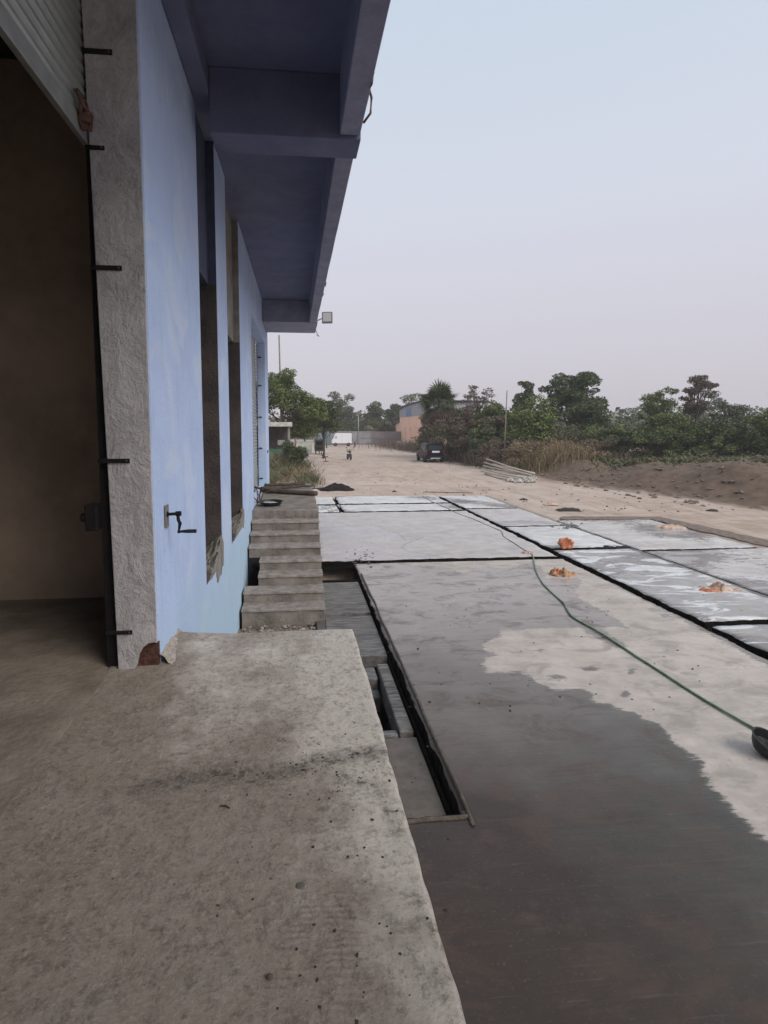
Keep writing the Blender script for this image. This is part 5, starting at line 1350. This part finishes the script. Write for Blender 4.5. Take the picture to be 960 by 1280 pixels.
# bent wires standing behind that pan
mb = MB(); random.seed(3)
for k in range(7):
    a = random.uniform(0, 6.28); mb.tube([(q.x - .35 + random.uniform(-.12, .12), q.y + .5, 1.40), (q.x - .35 + .15 * math.cos(a), q.y + .5 + .1 * math.sin(a), 1.62), (q.x - .4 + .42 * math.cos(a), q.y + .5 + .2 * math.sin(a), 1.75 + random.uniform(-.12, .12))], .010, 5)
o = mb.build('wire_bundle', m_rust); tag(o, 'tangle of rusty bent wires standing against the wall on the landing', 'wire')
# logs at the far end of the landing
def logm(label, a, b_, r0, r1, z, name='log'):
    p = atz(*a, z); q_ = atz(*b_, z); mb = MB(); pts = [p.lerp(q_, t) + Vector((0, .03 * noise.noise(Vector((t * 4, r0 * 50, 0))), .02 * noise.noise(Vector((t * 5, 3, r0 * 40))))) for t in np.linspace(0, 1, 8)]
    c = (p + q_) / 2; mb.tube([v - c for v in pts], list(np.linspace(r0, r1, 8)), 8)
    o = mb.build(name, BARK, smooth=True); o.location = c; tag(o, label, 'log', 'dark logs lying across the landing'); return o
logm('thick dark log lying across the landing, nearest to the steps', (332, 613.5), (396, 617), .07, .06, 1.46)
logm('knotty dark log beside the wall at the far end of the landing', (326, 612), (352, 610.5), .08, .07, 1.47)
logm('long thin log farthest back on the landing', (331, 606.5), (381, 604.5), .045, .035, 1.50)
logm('slender crooked branch among the logs on the landing', (345, 610), (391, 607), .05, .03, 1.47)
logm('thin stick leaning among the logs near the wall', (318, 609), (345, 614), .03, .02, 1.5, 'branch')
# black tarpaulin heap
def heap(name, label, cat, m, px, py, w, d_, h, seed, amp=.5, prof=None, rotz=0., nx=60, ny=30):
    q = atz(px, py); mb = MB(); vs = []; fs = []
    for i in range(nx + 1):
        for j in range(ny + 1):
            u = i / nx * 2 - 1; v = j / ny * 2 - 1
            e = max(0, 1 - (abs(v) ** 2.2)) * (prof(u) if prof else max(0, 1 - abs(u) ** 2.5))
            n_ = noise.fractal(Vector((u * 3 + seed, v * 2.4, seed)), 1., 2., 4); rg = abs(noise.noise(Vector((u * 5 + v * 3, v * 5, seed + 4))))
            wob = 1 + .22 * noise.noise(Vector((v * 3, u * 3, seed + 1)))
            z = (e ** .7) * h * (1 + amp * n_ * .7 - amp * rg * .6)
            vs.append((u * w / 2 * wob, v * d_ / 2 * wob * (.35 + .65 * min(1, 1.2 * (prof(u) if prof else 1) + .1)), z if e > 0 else -.01))
    for i in range(nx):
        for j in range(ny):
            a = i * (ny + 1) + j; fs.append((a, a + ny + 1, a + ny + 2, a + 1))
    a = MB(); a.add(vs, fs); o = a.build(name, m, smooth=True, recalc=False)
    o.location = (q.x, q.y + d_ * .3, -.02); o.rotation_euler.z = rotz; tag(o, label, cat)
    return o
tarp_m = mat('black_tarpaulin', (.010, .008, .009), rough=.6, base2=(.03, .025, .027), nscale=7, bump=.4, spec=.1)
def tp(u): return .12 + .95 * math.exp(-((u - .30) / .46) ** 4) * .95 + .18 * (u < .2) * (1 - abs(u + .4)) if abs(u) < .97 else 0
heap('tarpaulin', 'crumpled black tarpaulin heap with a trailing end, on the dirt just beyond the slabs', 'tarpaulin', tarp_m, 414, 612.8, 2.3, .8, .30, 3, .5, tp)
# orange sacks and rags
m_or = mat('orange_sack', (.30, .06, .02), rough=.8, base2=(.66, .30, .16), nscale=11, bump=.6, bscale=60)
m_org = mat('tan_sack', (.24, .09, .035), rough=.8, base2=(.66, .42, .24), nscale=12, bump=.6, bscale=60)
m_pink = mat('faded_rag', (.36, .20, .13), rough=.9, base2=(.64, .50, .42), nscale=8, bump=.4)
def bag(label, px, py, m, seed, s=.2, name='sack'):
    """a crumpled open sack: folded ring with a hollow, and a torn flap"""
    q = atz(px, py); mb = MB(); rr_ = random.Random(seed); n = 28; rings = []
    prof = [(1.05, .0), (1.1, .25), (.95, .55), (.72, .70), (.55, .62), (.45, .35), (.2, .22), (0, .2)]
    for k, (r, z) in enumerate(prof):
        for i in range(n):
            t = 2 * math.pi * i / n
            f = 1 + .33 * noise.noise(Vector((math.cos(t) * 1.9, math.sin(t) * 1.9, seed + k * .35))) + .12 * noise.noise(Vector((t * 3, k, seed))) + .22 * (abs(noise.noise(Vector((math.cos(t) * 5, math.sin(t) * 5, seed + k * .6)))) - .2)
            rings.append((r * s * f * math.cos(t) * 1.15, r * s * f * math.sin(t) * .8, z * s * (1 + .9 * noise.noise(Vector((math.cos(t) * 2.9, math.sin(t) * 2.9, seed + 7 + k * .2))))))
    mb.add(rings, [(k * n + i, k * n + (i + 1) % n, (k + 1) * n + (i + 1) % n, (k + 1) * n + i) for k in range(len(prof) - 1) for i in range(n)])
    o = mb.build(name, m, smooth=True, recalc=True); o.location = (q.x, q.y, .003); o.rotation_euler.z = rr_.random() * 3
    tag(o, label, 'sack', 'orange cement sacks and rags on the slabs'); return o
o = bag('rust-orange sack standing open like a cup beside the joint', 706, 686, m_or, 2, .17); o.rotation_euler = (R(55), 0, R(10)); o.location.z = .13
o = heap('sack', 'crumpled orange and tan sack nearest to the green hose', 'sack', m_org, 707, 720.5, .54, .34, .14, 5, 1.1, lambda u: max(0, (1 - abs(u) ** 3)) * (.75 + .35 * math.sin(u * 7 + 1)), R(-8), 64, 40); o['group'] = 'orange cement sacks and rags on the slabs'
fl_ = heap('sack_flap', 'torn orange flap lying on the crumpled tan sack', 'sack', m_or, 696, 719, .26, .2, .15, 8, .6, None, R(20), 20, 14)
o = heap('sack', 'crumpled tan sack on the second strip of slabs at the right', 'sack', m_pink, 906, 738.5, .72, .45, .12, 17, 1.1, lambda u: max(0, (1 - abs(u) ** 3)) * (.7 + .4 * math.cos(u * 6)), R(-15), 64, 40); o['group'] = 'orange cement sacks and rags on the slabs'
heap('rag', 'flat orange rag beside the crumpled tan sack', 'rag', m_or, 892, 740, .5, .25, .05, 9, .6, None, R(-20), 24, 12)
heap('rag', 'pale pinkish rag on the muddy edge at the far right of the yard', 'rag', m_pink, 842, 661, .95, .5, .12, 10, .8, None, R(-15), 30, 14)
heap('rag', 'small pink-orange rag wrapped where the hose meets the joint', 'rag', mat('wet_rag', (.38, .17, .12), rough=.8, base2=(.55, .42, .36), nscale=14), 661, 693, .34, .26, .08, 11, .8, None, 0, 24, 12)
heap('rag', 'peach scrap of cloth on the dirt road beyond the slabs', 'rag', m_pink, 690, 630.5, .6, .3, .08, 13, .8, None, 0, 20, 10)
heap('black_cloth', 'flat black plastic scrap on the pale patch of the second strip', 'plastic scrap', tarp_m, 765, 683.5, 1.1, .35, .03, 12, .6, None, R(-10), 30, 12)
for i, (px, py, w_, lab) in enumerate(((712, 638, .9, 'dark clod on the dirt beyond the right-hand slabs'), (892, 638.5, .45, 'small black scrap on the dirt near the earth bank'), (493, 614.5, .22, 'tiny dark stone on the dirt beyond the far slabs'), (655, 624.5, .35, 'brown scrap on the dirt edge'))):
    heap('clod' if i != 1 else 'scrap', lab, 'clod' if i != 1 else 'scrap', mat('dark_clod_%s' % 'abcd'[i], (.035, .028, .024), rough=.9), px, py, w_, w_ * .5, .05 + .06 * w_, 20 + i, .6, None, 0, 16, 10)
# hose
HP = [(657, 688), (661, 691.5), (665, 693), (667, 698), (668, 706), (671, 716), (677, 727), (687, 738), (698, 748), (705, 754), (709, 762), (716, 771), (729, 779), (744, 787), (768, 802), (795, 820), (828, 841), (868, 867), (905, 889), (940, 909), (968, 926), (1020, 958), (1100, 1010)]
def smooth_path(P, k=6):
    out = []
    for i in range(len(P) - 1):
        p0, p1, p2, p3 = P[max(i - 1, 0)], P[i], P[i + 1], P[min(i + 2, len(P) - 1)]
        for j in range(k):
            t = j / k
            out.append(.5 * ((2 * p1) + (-p0 + p2) * t + (2 * p0 - 5 * p1 + 4 * p2 - p3) * t * t + (-p0 + 3 * p1 - 3 * p2 + p3) * t ** 3))
    out.append(P[-1]); return out
P = [atz(a, b_, .017) for a, b_ in HP]
mb = MB(); mb.tube(smooth_path(P), .0145, 8)
g = NT('green_hose'); col = g.mix(g.ramp(g.noise(g.mapping((1, 1, 1)), 6, 4), [(.35, 0.), (.7, 1.)]), (.07, .15, .07), (.20, .31, .17)); g.L(col, g.b.inputs['Base Color']); g.b.inputs['Roughness'].default_value = .35
o = mb.build('garden_hose', g.m, smooth=True); tag(o, 'green hose snaking across the wet slab toward the right edge', 'hose')
HP2 = [(528, 620), (540, 627), (556, 634), (575, 643), (592, 649), (610, 657), (626, 664), (630, 671), (644, 680), (660, 691)]
mb = MB(); mb.tube(smooth_path([atz(a, b_, .014) for a, b_ in HP2]), .014, 6)
o = mb.build('garden_hose', mat('grey_hose', (.13, .12, .11), rough=.6), smooth=True); tag(o, 'dull grey hose running from the far slabs to the rag at the joint', 'hose')
# long stick on the near right of the far road, boards by the joint
twig('long thin stick lying on the dirt just beyond the far slabs', 470, 607, 1.6, .1, .02, m_pole, -.02, 'stick', 'stick')
twig('bent dark stick crossing the dirt beyond the joint', 560, 616, 2.4, -.25, .02, BARK, -.02, 'stick', 'stick')

# ------------------------------------------------------------------ haze
hz = MB(); hz.box(-265, 315, -85, 495, -2.2, 26)
hm = bpy.data.materials.new('haze'); hm.use_nodes = True; t_ = hm.node_tree
for n_ in list(t_.nodes):
    if n_.type == 'BSDF_PRINCIPLED': t_.nodes.remove(n_)
pv_ = t_.nodes.new('ShaderNodeVolumePrincipled'); pv_.inputs['Color'].default_value = (.95, .92, .94, 1); pv_.inputs['Density'].default_value = .0009
pv_.inputs['Anisotropy'].default_value = .2
t_.links.new(pv_.outputs[0], t_.nodes['Material Output'].inputs['Volume'])
hb = hz.build('haze', hm); hb['kind'] = 'stuff'; hb['label'] = 'pale dusty haze'
